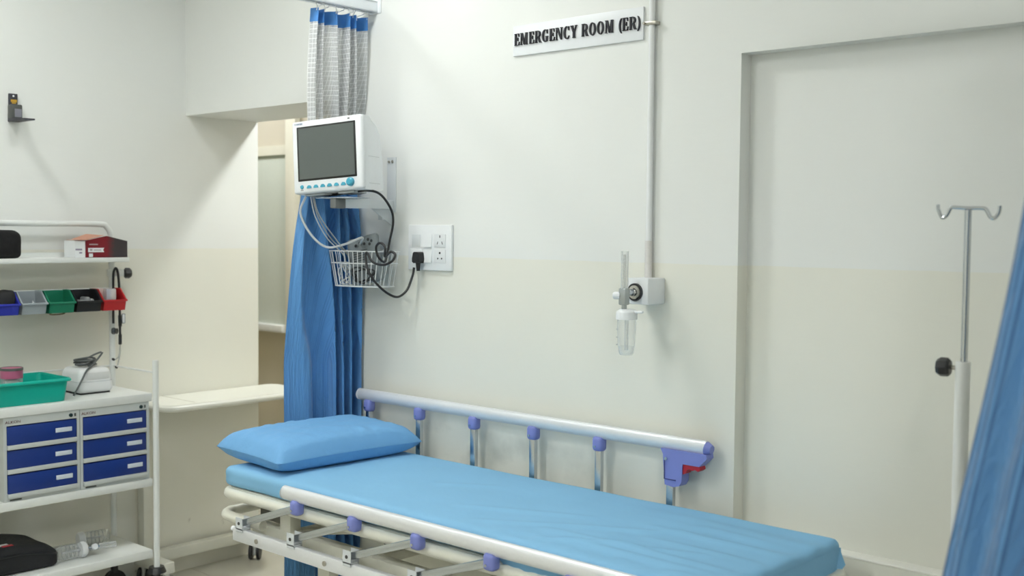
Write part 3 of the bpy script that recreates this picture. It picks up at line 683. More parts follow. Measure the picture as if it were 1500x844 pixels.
# ------------------------------------------------------------------ switch plate
a, b = ony(598, 331, YR-.012), ony(661, 397.5, YR-.012)
sx0, sx1, sz0, sz1 = a.x, b.x, b.z, a.z+.004
sp = empty('switch_plate', ((sx0+sx1)/2, YR, sz0), 'white modular switch and socket plate on the wall', 'switch plate')
obj('cover_plate', MB().rbox((sx0, YR-.012, sz0), (sx1, YR, sz1), .003), PLATE, sp)
def cell(c0, c1, r0, r1): return (lerp(sx0, sx1, c0), lerp(sz0, sz1, r0), lerp(sx0, sx1, c1), lerp(sz0, sz1, r1))
DK = mat('socket_hole', (.03, .035, .04), .6)
x0, z0, x1, z1 = cell(.10, .30, .51, .79); obj('blank_module', MB().rbox((x0, YR-.0135, z0), (x1, YR-.011, z1), .001), mat('blank_grey', (.70, .73, .74), .4), sp)
for r0, r1 in ((.51, .80), (.17, .46)):
    x0, z0, x1, z1 = cell(.37, .565, r0, r1); w = obj('rocker_switch', MB().prism([(0, z0), (-.007, z0), (-.002, z1), (0, z1)], x0, x1, lambda u, v, d: Vector((d, YR-.0115+u, v))), PLATE, sp, smooth=0)
    x0, z0, x1, z1 = cell(.62, .875, r0, r1)
    so = obj('socket', MB().rbox((x0, YR-.0140, z0), (x1, YR-.011, z1), .001), mat('socket_white', (.80, .82, .83), .35), sp)
    cx, cz = (x0+x1)/2, (z0+z1)/2
    if r0 > .4:
        h = MB().box((cx-.002, YR-.0146, cz+.011), (cx+.002, YR-.0136, cz+.020))
        for s in (-1, 1): h.prism([(-.0016, -.005), (.0016, -.005), (.0016, .005), (-.0016, .005)], -.0146, -.0136, lambda u, v, d, s=s: Vector((cx+s*.012+u*.9+s*v*-.4, YR+d, cz-.008+v)))
    else:
        h = MB().cyl((cx, YR-.0146, cz+.012), (cx, YR-.0136, cz+.012), .0042, 10)
        for s in (-1, 1): h.cyl((cx+s*.010, YR-.0146, cz-.008), (cx+s*.010, YR-.0136, cz-.008), .0032, 10)
    obj('pin_holes', h, DK, so, smooth=0)
x0, z0, x1, z1 = cell(.06, .32, .17, .46); obj('socket', MB().rbox((x0, YR-.0140, z0), (x1, YR-.011, z1), .001), MATS['socket_white'], sp)

# ------------------------------------------------------------------ sign with raised serif lettering
g0, g1, g2 = ony(753.6, 84, YR), ony(944, 57.6, YR), ony(944, 9, YR)
SX0, SX1, SZ0 = g0.x, g1.x, (g0.z+g1.z)/2; SH = g2.z-g1.z
sg = empty('room_sign', ((SX0+SX1)/2, YR, SZ0), 'white wall sign with raised black serif letters reading EMERGENCY ROOM (ER)', 'sign')
obj('board', MB().rbox((SX0, YR-.008, SZ0), (SX1, YR, SZ0+SH), .0015), mat('sign_white', (.84, .86, .885), .3), sg)
def rect(x0, y0, x1, y1): return [(x0, y0), (x1, y0), (x1, y1), (x0, y1)]
def arc(cx, cy, rx, ry, irx, iry, a0, a1, n=16):
    out = []
    for i in range(n):
        t0, t1 = math.radians(a0+(a1-a0)*i/n), math.radians(a0+(a1-a0)*(i+1)/n)
        out.append([(cx+rx*math.cos(t0), cy+ry*math.sin(t0)), (cx+rx*math.cos(t1), cy+ry*math.sin(t1)), (cx+irx*math.cos(t1), cy+iry*math.sin(t1)), (cx+irx*math.cos(t0), cy+iry*math.sin(t0))])
    return out
TH = .05; ST = .165
def glyph(ch):
    def stem(x, w=ST, s=.04): return [rect(x, 0, x+w, 1), rect(x-s, 0, x+w+s, TH), rect(x-s, 1-TH, x+w+s, 1)]
    if ch == 'E': return .66, stem(.08) + [rect(.08, 1-TH, .58, 1), rect(.08, 0, .60, TH), rect(.2, .48, .46, .48+TH), [(.50, 1), (.58, 1), (.60, .72), (.56, .72)], [(.52, 0), (.60, 0), (.64, .3), (.60, .3)], rect(.42, .36, .47, .66)]
    if ch == 'M': return .98, stem(.70, ST, .04) + [rect(.10, 0, .16, 1), rect(.02, 0, .24, TH), rect(.02, 1-TH, .2, 1), [(.10, 1), (.30, 1), (.56, .12), (.46, 0)], [(.46, 0), (.52, 0), (.74, .92), (.70, 1)]]
    if ch == 'N': return .84, [rect(.10, 0, .16, 1), rect(.02, 0, .25, TH), rect(.02, 1-TH, .2, 1), rect(.68, 0, .74, 1), rect(.59, 1-TH, .83, 1), [(.10, 1), (.32, 1), (.74, 0), (.64, 0)]]
    if ch == 'R': return .78, stem(.08) + [rect(.2, 1-TH, .44, 1), rect(.2, .46, .44, .46+TH)] + arc(.42, .73, .27, .27, .09, .215, -90, 90) + [[(.34, .48), (.52, .48), (.74, 0), (.56, 0)], rect(.56, 0, .80, TH)]
    if ch == 'Y': return .80, [rect(.31, 0, .50, .48), rect(.25, 0, .56, TH), [(.04, 1), (.25, 1), (.50, .42), (.31, .42)], [(.62, 1), (.68, 1), (.48, .42), (.42, .46)], rect(0, 1-TH, .33, 1), rect(.54, 1-TH, .78, 1)]
    if ch == 'O': return .80, arc(.39, .5, .36, .52, .195, .465, 0, 360, 30)
    if ch in 'CG':
        p = arc(.40, .5, .37, .52, .195, .465, 62, 298, 24) + [[(.54, .97), (.60, .97), (.66, .66), (.62, .66)], rect(.62, .70, .66, 1)]
        if ch == 'G': p += [rect(.50, 0.03, .68, .46), rect(.44, .41, .75, .46)]
        else: p += [[(.52, .03), (.58, .0), (.70, .24), (.66, .25)]]
        return (.80 if ch == 'G' else .74), p
    if ch == '(': return .38, arc(.44, .42, .36, .62, .22, .60, 108, 252, 16)
    if ch == ')': return .38, arc(-.06, .42, .36, .62, .22, .60, -72, 72, 16)
    return .34, []
txt = 'EMERGENCY ROOM (ER)'; tw = sum(glyph(c)[0] for c in txt)
LH = .0395; GX = .88; avail = (SX1-SX0)*.975; kx = avail/tw; cx = SX0+(SX1-SX0)*.0175; bz = SZ0+.034
INK = mat('black_letter', (.012, .012, .02), .4)
for ch in txt:
    w, polys = glyph(ch)
    if polys:
        mb = MB()
        for p in polys: mb.prism(p, -.014, -.008, lambda u, v, d: Vector((cx+u*kx*GX, YR+d, bz+v*LH)))
        obj('letter', mb, INK, sg, smooth=0)
    cx += w*kx

# ------------------------------------------------------------------ conduit, outlet box, flowmeter
cxx = ony(950, 350, YR-.015).x
cn = empty('gas_pipe', (cxx, YR, 1.46), 'thin white painted gas pipe running down the wall to the outlet', 'pipe')
obj('pipe', MB().cyl((cxx, YR-.0135, 1.57), (cxx, YR-.0135, CEIL), .0095, 14), mat('pipe_paint', (.84, .85, .86), .3), cn)
obj('pipe_sleeve', MB().cyl((cxx, YR-.0135, 1.44), (cxx, YR-.0135, 1.572), .0115, 14), mat('pipe_tape', (.72, .70, .68), .4, vary=.12, bscale=60), cn)
zc = ony(953, 36, YR).z
obj('clamp', MB().rbox((cxx-.022, YR-.026, zc-.006), (cxx+.022, YR-.0005, zc+.006), .003).cyl((cxx-.02, YR-.03, zc), (cxx-.02, YR-.02, zc), .004), STEEL, cn)
b0, b1 = ony(919, 407, 2.80), ony(949, 447, 2.80)
OX0, OX1, OZ0, OZ1, OY = b0.x, b1.x, b1.z, b0.z, 2.80
ob = empty('gas_outlet', ((OX0+OX1)/2, YR, OZ0), 'white square oxygen outlet box under the pipe', 'gas outlet')
obj('box', MB().rbox((OX0, OY, OZ0), (OX1, YR, OZ1), .004), WPLAST, ob)
oc = ony(931, 428, OY); 
obj('outlet_ring', MB().lathe([(0, 0), (.027, 0), (.027, .006), (.021, .007), (.021, .002), (0, .002)], (oc.x, OY, oc.z), 28, (0, -1, 0)), BLACKP, ob, 'black outlet ring')
obj('outlet_face', MB().lathe([(.0205, .003), (.0205, .009), (.012, .010), (.012, .002)], (oc.x, OY, oc.z), 28, (0, -1, 0)), mat('outlet_silver', (.62, .60, .55), .3, .7), ob, 'silver outlet face')
# flowmeter with humidifier bottle
fm = empty('oxygen_flowmeter', (oc.x-.02, OY-.05, ony(918, 520, OY-.05).z), 'clear oxygen flowmeter and humidifier bottle plugged into the wall outlet', 'flowmeter')
FY = OY-.055
def F(x, y): return ony(x, y, FY)
obj('probe', MB().cyl((oc.x, OY-.005, oc.z), (oc.x-.004, FY+.005, oc.z), .009, 16).cyl((oc.x, OY-.001, oc.z), (oc.x, OY-.022, oc.z), .0115, 6), CHROME, fm)
t0, t1 = F(915.5, 368), F(915.5, 424); tx = t0.x
obj('flow_tube', MB().cyl((tx, FY, t1.z), (tx, FY, t0.z), .0115, 18), clear('clear_tube', (.75, .78, .78), .42), fm, 'clear graduated tube')
obj('inner_tube', MB().cyl((tx, FY, t1.z), (tx, FY, t0.z-.01), .004, 12), clear('inner_glass', (.55, .58, .58), .5), fm)
for i in range(9):
    z = lerp(t1.z+.012, t0.z-.012, i/8); obj('graduation', MB().box((tx-.005, FY-.0122, z-.0006), (tx+.005, FY-.0115, z+.0006)), mat('scale_print', (.25, .27, .28), .6), fm, smooth=0)
m0 = F(916, 436)
obj('manifold', MB().rbox((tx-.014, FY-.012, F(916, 447).z), (tx+.012, FY+.012, F(916, 422).z), .004).cyl((tx, FY, F(916, 455).z), (tx, FY, F(916, 446).z), .008), mat('manifold_metal', (.42, .45, .46), .28, .7), fm, 'chrome manifold')
kz = F(909, 433)
obj('valve_knob', MB().lathe([(0, .022), (.009, .022), (.0115, .018), (.0115, 0), (0, 0)], (tx-.012, FY-.004, kz.z), 10, (-1, -.35, 0)), WPLAST, fm, 'white valve knob')
lz0, lz1 = F(918, 468).z, F(918, 453).z; lx = F(918, 460).x
obj('bottle_lid', MB().lathe([(0, lz1), (.020, lz1), (.030, lz1-.006), (.032, lz1-.010), (.032, lz0), (0, lz0)], (lx, FY, 0), 28), WPLAST, fm, 'white screw lid')
obj('outlet_spout', MB().cyl((lx+.02, FY, lz1-.007), (lx+.056, FY+.005, lz1-.006), .004, 10), WPLAST, fm)
bz0 = F(918, 520).z
obj('bottle', MB().lathe([(.028, lz0), (.0285, lz0-.03), (.026, bz0+.03), (.022, bz0+.006), (.018, bz0), (0, bz0)], (lx, FY, 0), 28), clear('clear_bottle', (.80, .84, .84), .22), fm, 'clear humidifier bottle')
obj('dip_tube', MB().cyl((lx, FY, bz0+.014), (lx, FY, lz0), .006, 12), clear('dip', (.75, .78, .8), .45), fm)
obj('water', MB().lathe([(0, bz0+.026), (.024, bz0+.026), (.021, bz0+.008), (.017, bz0+.003), (0, bz0+.003)], (lx, FY, 0), 24), clear('water', (.82, .87, .88), .16, .03), fm)
for s in (-1, 1):
    for i, z in enumerate((.03, .052, .076)):
        yo = FY-math.sqrt(.0265**2-.018**2)
        obj('level_mark', MB().box((lx+s*.018-.004, yo-.002, bz0+z), (lx+s*.018+.004, yo-.001, bz0+z+.0022)), MATS['scale_print'], fm, smooth=0)

# ------------------------------------------------------------------ height measure on the left wall
sa = onx(11, 176, XL); sb = onx(13, 137, XL)
hm = empty('height_measure', (XL, sa.y+.02, sa.z), 'black wall-mounted tape height measure with an orange label', 'height measure')
HY0, HZ0, HZ1 = sa.y, sa.z, sb.z
obj('back_plate', MB().rbox((XL, HY0+.003, HZ0+.055), (XL+.012, HY0+.038, HZ1), .002), mat('measure_black', (.03, .03, .04), .5), hm)
obj('brand_strip', MB().box((XL+.012, HY0+.009, HZ1-.034), (XL+.0128, HY0+.034, HZ1-.024)).box((XL+.012, HY0+.013, HZ1-.040), (XL+.0128, HY0+.030, HZ1-.036)), mat('label_orange', (.55, .32, .03), .5), hm, 'orange print', smooth=0)
obj('hanging_hole', MB().cyl((XL+.011, HY0+.02, HZ1-.01), (XL+.0128, HY0+.02, HZ1-.01), .004, 12), WPLAST, hm)
GRB = mat('measure_grey', (.07, .075, .07), .45)
obj('tape_case', MB().rbox((XL, HY0, HZ0+.004), (XL+.04, HY0+.045, HZ0+.063), .005), GRB, hm)
obj('read_window', MB().box((XL+.040, HY0+.012, HZ0+.012), (XL+.0415, HY0+.040, HZ0+.045)), mat('window_grey', (.24, .24, .28), .3), hm, smooth=0)
obj('head_plate', MB().prism([(0, 0), (.15, 0), (.15, .006), (.045, .012), (0, .03)], HY0+.001, HY0+.044, lambda u, v, d: Vector((XL+u, d, HZ0-.006+v))), MATS['measure_black'], hm, smooth=0)

# ------------------------------------------------------------------ equipment trolley at the left wall
XF, XB, CY0, CY1 = -4.23, -4.58, 1.80, 2.475
TZ = .917
tr = empty('equipment_trolley', ((XF+XB)/2, (CY0+CY1)/2, 0), 'white steel emergency trolley with raised shelf standing at the wall', 'trolley')
TW = mat('trolley_white', (.76, .78, .76), .3)
obj('worktop', MB().rbox((XB+.01, CY0+.01, TZ-.034), (XF, CY1-.015, TZ), .003), TW, tr)
obj('middle_shelf', MB().rbox((XB+.01, CY0+.01, .529), (XF, CY1-.015, .562), .003), TW, tr)
obj('bottom_shelf', MB().rbox((XB+.01, CY0+.01, .228), (XF, CY1-.015, .262), .003), TW, tr)
for yv in (CY0, CY1):
    obj('front_post', MB().cyl((XF+.002, yv, .186), (XF+.002, yv, 1.052), .0125, 14), TW, tr)
    obj('guard_rod', MB().cyl((XF, yv, 1.0), (XB, yv, 1.0), .004, 10), TW, tr)
obj('rear_hoop', MB().tube([(XB, CY0, .13), (XB, CY0, .8), (XB, CY0, 1.45), (XB, CY0, 1.55), (XB, CY0+.02, 1.598), (XB, CY0+.07, 1.612), (XB, (CY0+CY1)/2, 1.612), (XB, CY1-.07, 1.612), (XB, CY1-.02, 1.598), (XB, CY1, 1.55), (XB, CY1, 1.45), (XB, CY1, .8), (XB, CY1, .13)], .0125, 12, 6), TW, tr)
obj('guard_rod', MB().cyl((XB, CY0, 1.0), (XB, CY1, 1.0), .004, 10), TW, tr)
SXF = -4.455
obj('upper_shelf', MB().rbox((XB-.03, CY0-.02, 1.452), (SXF, CY1+.015, 1.472), .003).box((XB-.03, CY0-.02, 1.47), (XB-.024, CY1+.015, 1.492)), TW, tr)
obj('bin_rail', MB().rbox((XB+.013, CY0, 1.315), (XB+.022, CY1+.012, 1.34), .002), TW, tr)
for x, yv in ((XF, CY1), (XF, CY0), (XB, CY1), (XB, CY0)):
    ca = obj('caster', MB().cyl((x-.012, yv, .05), (x+.012, yv, .05), .05, 22), BLACK, tr)
    obj('caster_collar', MB().cyl((x, yv, .165), (x, yv, .188), .04, 20, .03).cyl((x, yv, .09), (x, yv, .166), .016), BLACKP, ca)
ck = onx(186, 400, XB+.01)
obj('clamp', MB().rbox((XB-.015, CY1-.015, ck.z-.014), (XB+.025, CY1+.045, ck.z+.016), .003), TW, tr)
obj('clamp_knob', MB().lathe([(0, 0), (.015, 0), (.023, .006), (.023, .024), (.016, .032), (0, .032)], (XB+.012, CY1+.05, ck.z), 8, (.3, 1, 0)), BLACKP, tr, 'black clamp knob', smooth=20)

# drawer cabinets
BLUE = mat('drawer_blue', (.008, .035, .22), .35); DG = mat('cabinet_grey', (.55, .58, .57), .4)
def cabinet(y0, y1, lab):
    c = empty('drawer_cabinet', (XF-.15, (y0+y1)/2, .562), lab, 'drawer cabinet', 'drawer cabinets on the trolley')
    z0, z1 = .5625, .8825; xb, xf = XF-.27, XF-.006; t = .011
    bd_ = MB()
    for lo, hi in (((xb, y0, z0), (xf, y0+t, z1)), ((xb, y1-t, z0), (xf, y1, z1)), ((xb, y0+t, z1-.032), (xf, y1-t, z1)), ((xb, y0+t, z0), (xf, y1-t, z0+.012)), ((xb, y0+t, z0+.012), (xb+.01, y1-t, z1-.032))): bd_.box(lo, hi)
    obj('body', bd_, DG, c, smooth=0)
    hs = (z1-.032-z0-.012)/3
    for k in range(3):
        za = z0+.012+hs*k; out = (.004, 0, .002)[k]
        d = obj('drawer', MB().rbox((xf-.20, y0+t+.002, za+.018), (xf+out, y1-t-.002, za+hs-.004), .002), BLUE, c, 'blue drawer front')
        obj('front_lip', MB().rbox((xf-.02, y0+t+.001, za+.001), (xf+.006+out, y1-t-.001, za+.018), .002), DG, d)
        obj('label_holder', MB().rbox((xf+out, y1-t-.088, za+.045), (xf+out+.003, y1-t-.022, za+.062), .001), mat('label_paper', (.66, .72, .80), .5), d, 'pale label holder')
    obj('lock', MB().cyl((xf, y1-.036, z1-.018), (xf+.004, y1-.036, z1-.018), .0075, 16), mat('lock_dark', (.03, .06, .06), .3, .5), c)
    text_mesh('logo', 'ALKON', .015, mat('logo_maroon', (.10, .02, .02), .5), c, basis((xf+.0006, y0+.006, z1-.0235), Vector((0, 1, 0)), Vector((0, 0, 1)), Vector((1, 0, 0))), sx=1.15)
    obj('tag', MB().box((xf, y0+.02, z0+.003), (xf+.001, y0+.065, z0+.009)).box((xf, y1-.022, z1-.024), (xf+.001, y1-.014, z1-.012)), mat('tag_dark', (.10, .11, .10), .6), c, smooth=0)
cabinet(2.150, 2.448, 'blue three-drawer cabinet standing next to the front trolley post')
cabinet(1.850, 2.148, 'blue three-drawer cabinet underneath the green tray')

# storage bins
def bin_(y0, y1, color, nm, lab):
    X0, X1 = XB+.024, -4.455; z0, z1 = 1.248, 1.337; t = .0025
    c = empty('storage_bin', ((X0+X1)/2, (y0+y1)/2, z0), lab, 'storage bin', 'open-front bins on the trolley rail')
    m = mat(nm, color, .4); mb = MB()
    w = y1-y0; i0 = y0+.006; i1 = y1-.006
    sp_ = [(X0, z0), (X1-.012, z0), (X1, z0+.042), (X1-.004, z0+.046), (X1-.05, z1), (X0, z1)]
    for ya, yb in ((i0, i0+t), (i1-t, i1)): mb.prism(sp_, ya, yb, lambda u, v, d: Vector((u, d, v)))
    mb.box((X0, i0, z0), (X1-.012, i1, z0+t)); mb.box((X0, i0, z0), (X0+t, i1, z1))
    mb.prism([(X1-.012, z0), (X1, z0+.042), (X1-.003, z0+.042), (X1-.015, z0)], i0, i1, lambda u, v, d: Vector((u, d, v)))
    obj('body', mb, m, c, smooth=0)
    obj('front_lip', MB().rbox((X1-.004, i0-.004, z0+.038), (X1+.006, i1+.004, z0+.046), .0015), m, c)
    ri = MB()
    for ya in (i0-.001, i1+.001): ri.tube([(X1-.002, ya, z0+.044), (X1-.05, ya, z1), (X0, ya, z1)], .003, 6, 0)
    obj('side_rim', ri, m, c)
    return c
ys = [onx(px, 450, -4.455).y for px in (-9, 31, 71, 112, 151, 187)]
bin_(ys[0], ys[1], (.03, .04, .42), 'bin_blue', 'deep blue open bin next to the grey bin'); bin_(ys[1], ys[2], (.33, .37, .40), 'bin_grey', 'grey open bin between blue and green bins')
bin_(ys[2], ys[3], (.01, .20, .11), 'bin_green', 'green open bin between grey and black bins'); bin_(ys[3], ys[4], (.012, .012, .014), 'bin_black', 'black open bin between green and red bins')
bin_(ys[4], ys[5], (.50, .02, .025), 'bin_red', 'red open bin at the end of the rail')
bz = 1.2515
obj('black_pouch', gridbox((-4.545, ys[0]+.01, bz), (-4.47, ys[1]-.012, 1.345), .03, (8, 10, 8), lambda p: p+Vector((0, .012*(p.z-bz)/.1, .010*noise.noise(p*30)))), mat('pouch_black', (.015, .015, .017), .8), None, 'soft black pouch stuffed in the deep blue bin', 'pouch', smooth=70)
obj('paper_slip', MB().add([(-4.50, ys[1]+.045, bz), (-4.482, ys[1]+.075, bz+.001), (-4.488, ys[1]+.06, bz+.05), (-4.505, ys[1]+.05, bz+.045)], [(0, 1, 2, 3)]) and (lambda m: m)(MB().prism([(0, 0), (.03, 0), (.024, .03), (.012, .052)], 0, .001, lambda u, v, d: Vector((-4.478-d-v*.2, ys[1]+.05+u, bz+v)))), WPLAST, None, 'folded white paper slip in the grey bin', 'paper', smooth=0)
obj('rubber_tourniquet', MB().tube([(-4.50+.02*math.cos(a), (ys[2]+ys[3])/2+.03*math.sin(a), bz+.005+.018*math.sin(a*.5)) for a in [i*.45 for i in range(26)]], .003, 6, 2), mat('tan_rubber', (.25, .17, .10), .6), None, 'looped tan rubber tube in the green bin', 'tube')
for k, (dy, dz) in enumerate(((.028, 0), (.05, .012), (.07, .004))):
    obj('plastic_packet', gridbox((-4.53, ys[3]+dy, bz), (-4.475, ys[3]+dy+.022, bz+.045+dz), .008, (6, 4, 6), lambda p: p+Vector((0, .006*noise.noise(p*40), 0))), mat('packet_grey', (.28, .29, .30), .3), None, ('crumpled clear packet in the black bin, on the green bin side', 'tallest crumpled clear packet in the middle of the black bin', 'crumpled clear packet in the black bin, on the red bin side')[k], 'packet', 'clear packets in the black bin')
obj('foil_pack', MB().rbox((-4.51, ys[4]+.03, bz), (-4.482, ys[4]+.075, bz+.088), .003), mat('foil', (.62, .60, .62), .25, .5), None, 'silver foil pack standing in the red bin', 'packet')
obj('pale_carton', MB().rbox((-4.55, ys[4]+.012, bz), (-4.52, ys[4]+.06, bz+.086), .002), mat('pale_carton', (.70, .55, .52), .6), None, 'pale pink carton at the back of the red bin', 'carton')

# on the upper shelf
US_Z = 1.4725
bg = empty('camera_pouch', (-4.52, 1.98, US_Z), 'black zipped fabric pouch on the upper trolley shelf', 'pouch')
py1 = onx(33, 360, -4.47).y
obj('body', gridbox((-4.565, py1-.16, US_Z), (-4.465, py1, US_Z+.112), .022, (10, 14, 10), lambda p: p+Vector((.003*noise.noise(p*25), 0, -.010*max(0, (p.y-py1+.03)/.03)*(p.z-US_Z)/.11))), mat('pouch_cloth', (.008, .008, .009), .7, spec=.3, bump=.3, bscale=80), bg, smooth=60)
obj('zip', MB().tube([(-4.515, py1-.14, US_Z+.113), (-4.515, py1-.02, US_Z+.106), (-4.515, py1+.001, US_Z+.085), (-4.515, py1+.0015, US_Z+.02)], .003, 6, 4), BLACKP, bg)
# carton
c0, c1 = onx(125, 375, -4.47), onx(187, 373, -4.47)
ct = empty('red_carton', (-4.51, (c0.y+c1.y)/2, US_Z), 'open red and white product carton on the upper trolley shelf', 'carton')
X0, X1 = -4.564, -4.468; ya, yb, zt = c0.y, c1.y-.002, US_Z+.086
def carton_mat():
    m = bpy.data.materials.new('carton_print'); m.use_nodes = True; nt = m.node_tree; b = nt.nodes['Principled BSDF']; L = nt.links.new; N = nt.nodes.new
    g = N('ShaderNodeNewGeometry'); sp = N('ShaderNodeSeparateXYZ'); L(g.outputs['Position'], sp.inputs[0])
    r = N('ShaderNodeMapRange'); r.inputs[1].default_value = ya; r.inputs[2].default_value = yb; L(sp.outputs['Y'], r.inputs[0])
    cr = N('ShaderNodeValToRGB'); e = cr.color_ramp; e.elements[0].color = lin('7c1420'); e.elements[1].color = lin('3c3436'); e.elements[0].position = .5; e.elements[1].position = .68
    n = N('ShaderNodeTexNoise'); n.inputs['Scale'].default_value = 45; L(g.outputs['Position'], n.inputs['Vector'])
    ad = N('ShaderNodeMath'); ad.operation = 'MULTIPLY_ADD'; L(n.outputs['Fac'], ad.inputs[0]); ad.inputs[1].default_value = .25; L(r.outputs[0], ad.inputs[2])
    sb_ = N('ShaderNodeMath'); sb_.operation = 'SUBTRACT'; L(ad.outputs[0], sb_.inputs[0]); sb_.inputs[1].default_value = .12; L(sb_.outputs[0], cr.inputs[0]); L(cr.outputs[0], b.inputs['Base Color']); b.inputs['Roughness'].default_value = .35
    return m
obj('front_panel', MB().prism([(ya, US_Z), (yb, US_Z), (yb, zt-.018), (lerp(ya, yb, .5), zt+.004), (ya, zt-.016)], X1-.002, X1, lambda u, v, d: Vector((d, u, v))), carton_mat(), ct, 'red printed front', smooth=0)
obj('side_panels', MB().box((X0, ya, US_Z), (X1-.002, ya+.002, zt-.016)).box((X0, yb-.002, US_Z), (X1-.002, yb, zt-.02)).box((X0, ya, US_Z), (X0+.002, yb, zt-.016)).box((X0, ya, US_Z), (X1, yb, US_Z+.002)), mat('carton_red', (.25, .02, .03), .45), ct, smooth=0)
obj('end_panel', MB().box((X1-.004, ya-.044, US_Z), (X1-.002, ya, zt-.017)).box((X0, ya-.044, US_Z), (X1-.004, ya-.042, zt-.017)), mat('carton_white', (.80, .82, .83), .5), ct, 'white end panel', smooth=0)
obj('lid_flap', MB().prism([(ya-.065, zt-.010), (ya, zt-.013), (lerp(ya, yb, .5), zt+.006), (lerp(ya, yb, .1), zt+.012)], 0, .0015, lambda u, v, d: Vector((X1-.01-d-(v-zt)*1.5, u, v))).box((X0+.01, ya-.04, zt-.014), (X1-.01, lerp(ya, yb, .4), zt-.0125)), mat('carton_kraft', (.55, .28, .20), .6), ct, 'salmon inner flap', smooth=0)
ban = MB().prism([(lerp(ya, yb, .06), US_Z+.022), (lerp(ya, yb, .44), US_Z+.022), (lerp(ya, yb, .41), US_Z+.031), (lerp(ya, yb, .44), US_Z+.040), (lerp(ya, yb, .06), US_Z+.040)], X1, X1+.0006, lambda u, v, d: Vector((d, u, v)))
ban.prism([(lerp(ya, yb, .08), US_Z+.002), (lerp(ya, yb, .17), US_Z+.002), (lerp(ya, yb, .17), US_Z+.017), (lerp(ya, yb, .08), US_Z+.017)], X1, X1+.0004, lambda u, v, d: Vector((d, u, v)))
obj('print_banner', ban, MATS['carton_white'], ct, smooth=0)
pr_ = MB()
for y_, z_, w_, h_ in ((.09, .052, .2, .005), (.10, .028, .06, .008), (.19, .029, .18, .004)): pr_.box((X1, lerp(ya, yb, y_), US_Z+z_), (X1+.0009, lerp(ya, yb, y_+w_), US_Z+z_+h_))
obj('print_lines', pr_, mat('print_grey', (.40, .36, .36), .6), ct, smooth=0)
obj('print_lines', MB().box((X1-.002, ya-.042, US_Z+.030), (X1-.0012, ya-.014, US_Z+.037)).box((X1-.002, ya-.026, US_Z+.017), (X1-.0012, ya-.014, US_Z+.023)), mat('print_purple', (.30, .26, .36), .6), ct, smooth=0)

# stethoscope hanging at the rear post
st = empty('stethoscope', (XB+.02, CY1+.03, 1.0), 'black stethoscope hanging from the clamp beside the red bin', 'stethoscope')
SXp = XB+.035
def sp3(x, y): return onx(x, y, SXp)
obj('tubing', MB().tube([sp3(166, 474), sp3(166, 440), sp3(166, 408), sp3(167, 397), sp3(170, 393), sp3(173, 402), sp3(175, 430), sp3(175.5, 462), sp3(176, 505)], .0052, 8, 6), BLACK, st)
obj('ear_tubes', MB().tube([sp3(176, 505), sp3(175.5, 520), sp3(172, 536)], .0026, 8, 4).tube([sp3(176, 505), sp3(174, 522), sp3(167, 528)], .0026, 8, 4), CHROME, st)
for p in (sp3(166, 526.5), sp3(170.5, 538)): obj('ear_tip', MB().lathe([(0, -.007), (.005, -.005), (.006, 0), (.004, .006), (0, .008)], p, 10, (.2, -1, .5)), BLACK, st)
obj('chest_piece', MB().lathe([(0, -.008), (.014, -.008), (.015, 0), (.011, .006), (.013, .012), (0, .013)], sp3(167.5, 485), 18, (.8, .6, 0)), mat('chest_steel', (.12, .13, .14), .25, .9), st)
for a_, b_ in (((175.5, 462), (176, 478)), ((176, 490), (176, 504))): obj('tube_joint', MB().cyl(sp3(*a_), sp3(*b_), .0075, 10), BLACK, st)
tg = sp3(181, 467)
obj('tag', MB().box((SXp-.001, tg.y-.008, tg.z-.020), (SXp+.001, tg.y+.007, tg.z+.022)), mat('tag_blue_edge', (.05, .08, .13), .5), st, smooth=0)
obj('tag_face', MB().box((SXp+.001, tg.y-.006, tg.z-.018), (SXp+.0016, tg.y+.005, tg.z+.020)), WPLAST, st, smooth=0)

# ------------------------------------------------------------------ on the worktop
WT = TZ+.0005
# green tray
TG = mat('tray_green', (.0, .40, .31), .38)
ty1 = onx(101, 590, -4.27).y; tx0, tx1, ty0 = -4.51, -4.262, 1.832; th = .085
ty = empty('plastic_tray', ((tx0+tx1)/2, (ty0+ty1)/2, WT), 'teal green plastic tray on the trolley worktop', 'tray')
tb = MB(); o_ = .010; t_ = .003
def ringf(x0, x1, y0, y1, z, r=.02):
    return [Vector(p) for p in loop(x0, x1, y0, y1, z, r)]
r0, r1, r2, r3 = ringf(tx0+o_, tx1-o_, ty0+o_, ty1-o_, WT), ringf(tx0, tx1, ty0, ty1, WT+th), ringf(tx0+t_, tx1-t_, ty0+t_, ty1-t_, WT+th), ringf(tx0+o_+t_, tx1-o_-t_, ty0+o_+t_, ty1-o_-t_, WT+t_)
n = len(r0); tb.add(r0+r1+r2+r3, [tuple(range(n))] + [(k*n+i, k*n+(i+1)%n, (k+1)*n+(i+1)%n, (k+1)*n+i) for k in range(3) for i in range(n)] + [tuple(range(3*n, 4*n))])
obj('body', tb, TG, ty)
obj('rim', MB().tube(ringf(tx0-.005, tx1+.005, ty0-.005, ty1+.005, WT+th), .0055, 8, 0, True, sx=1.5), TG, ty)
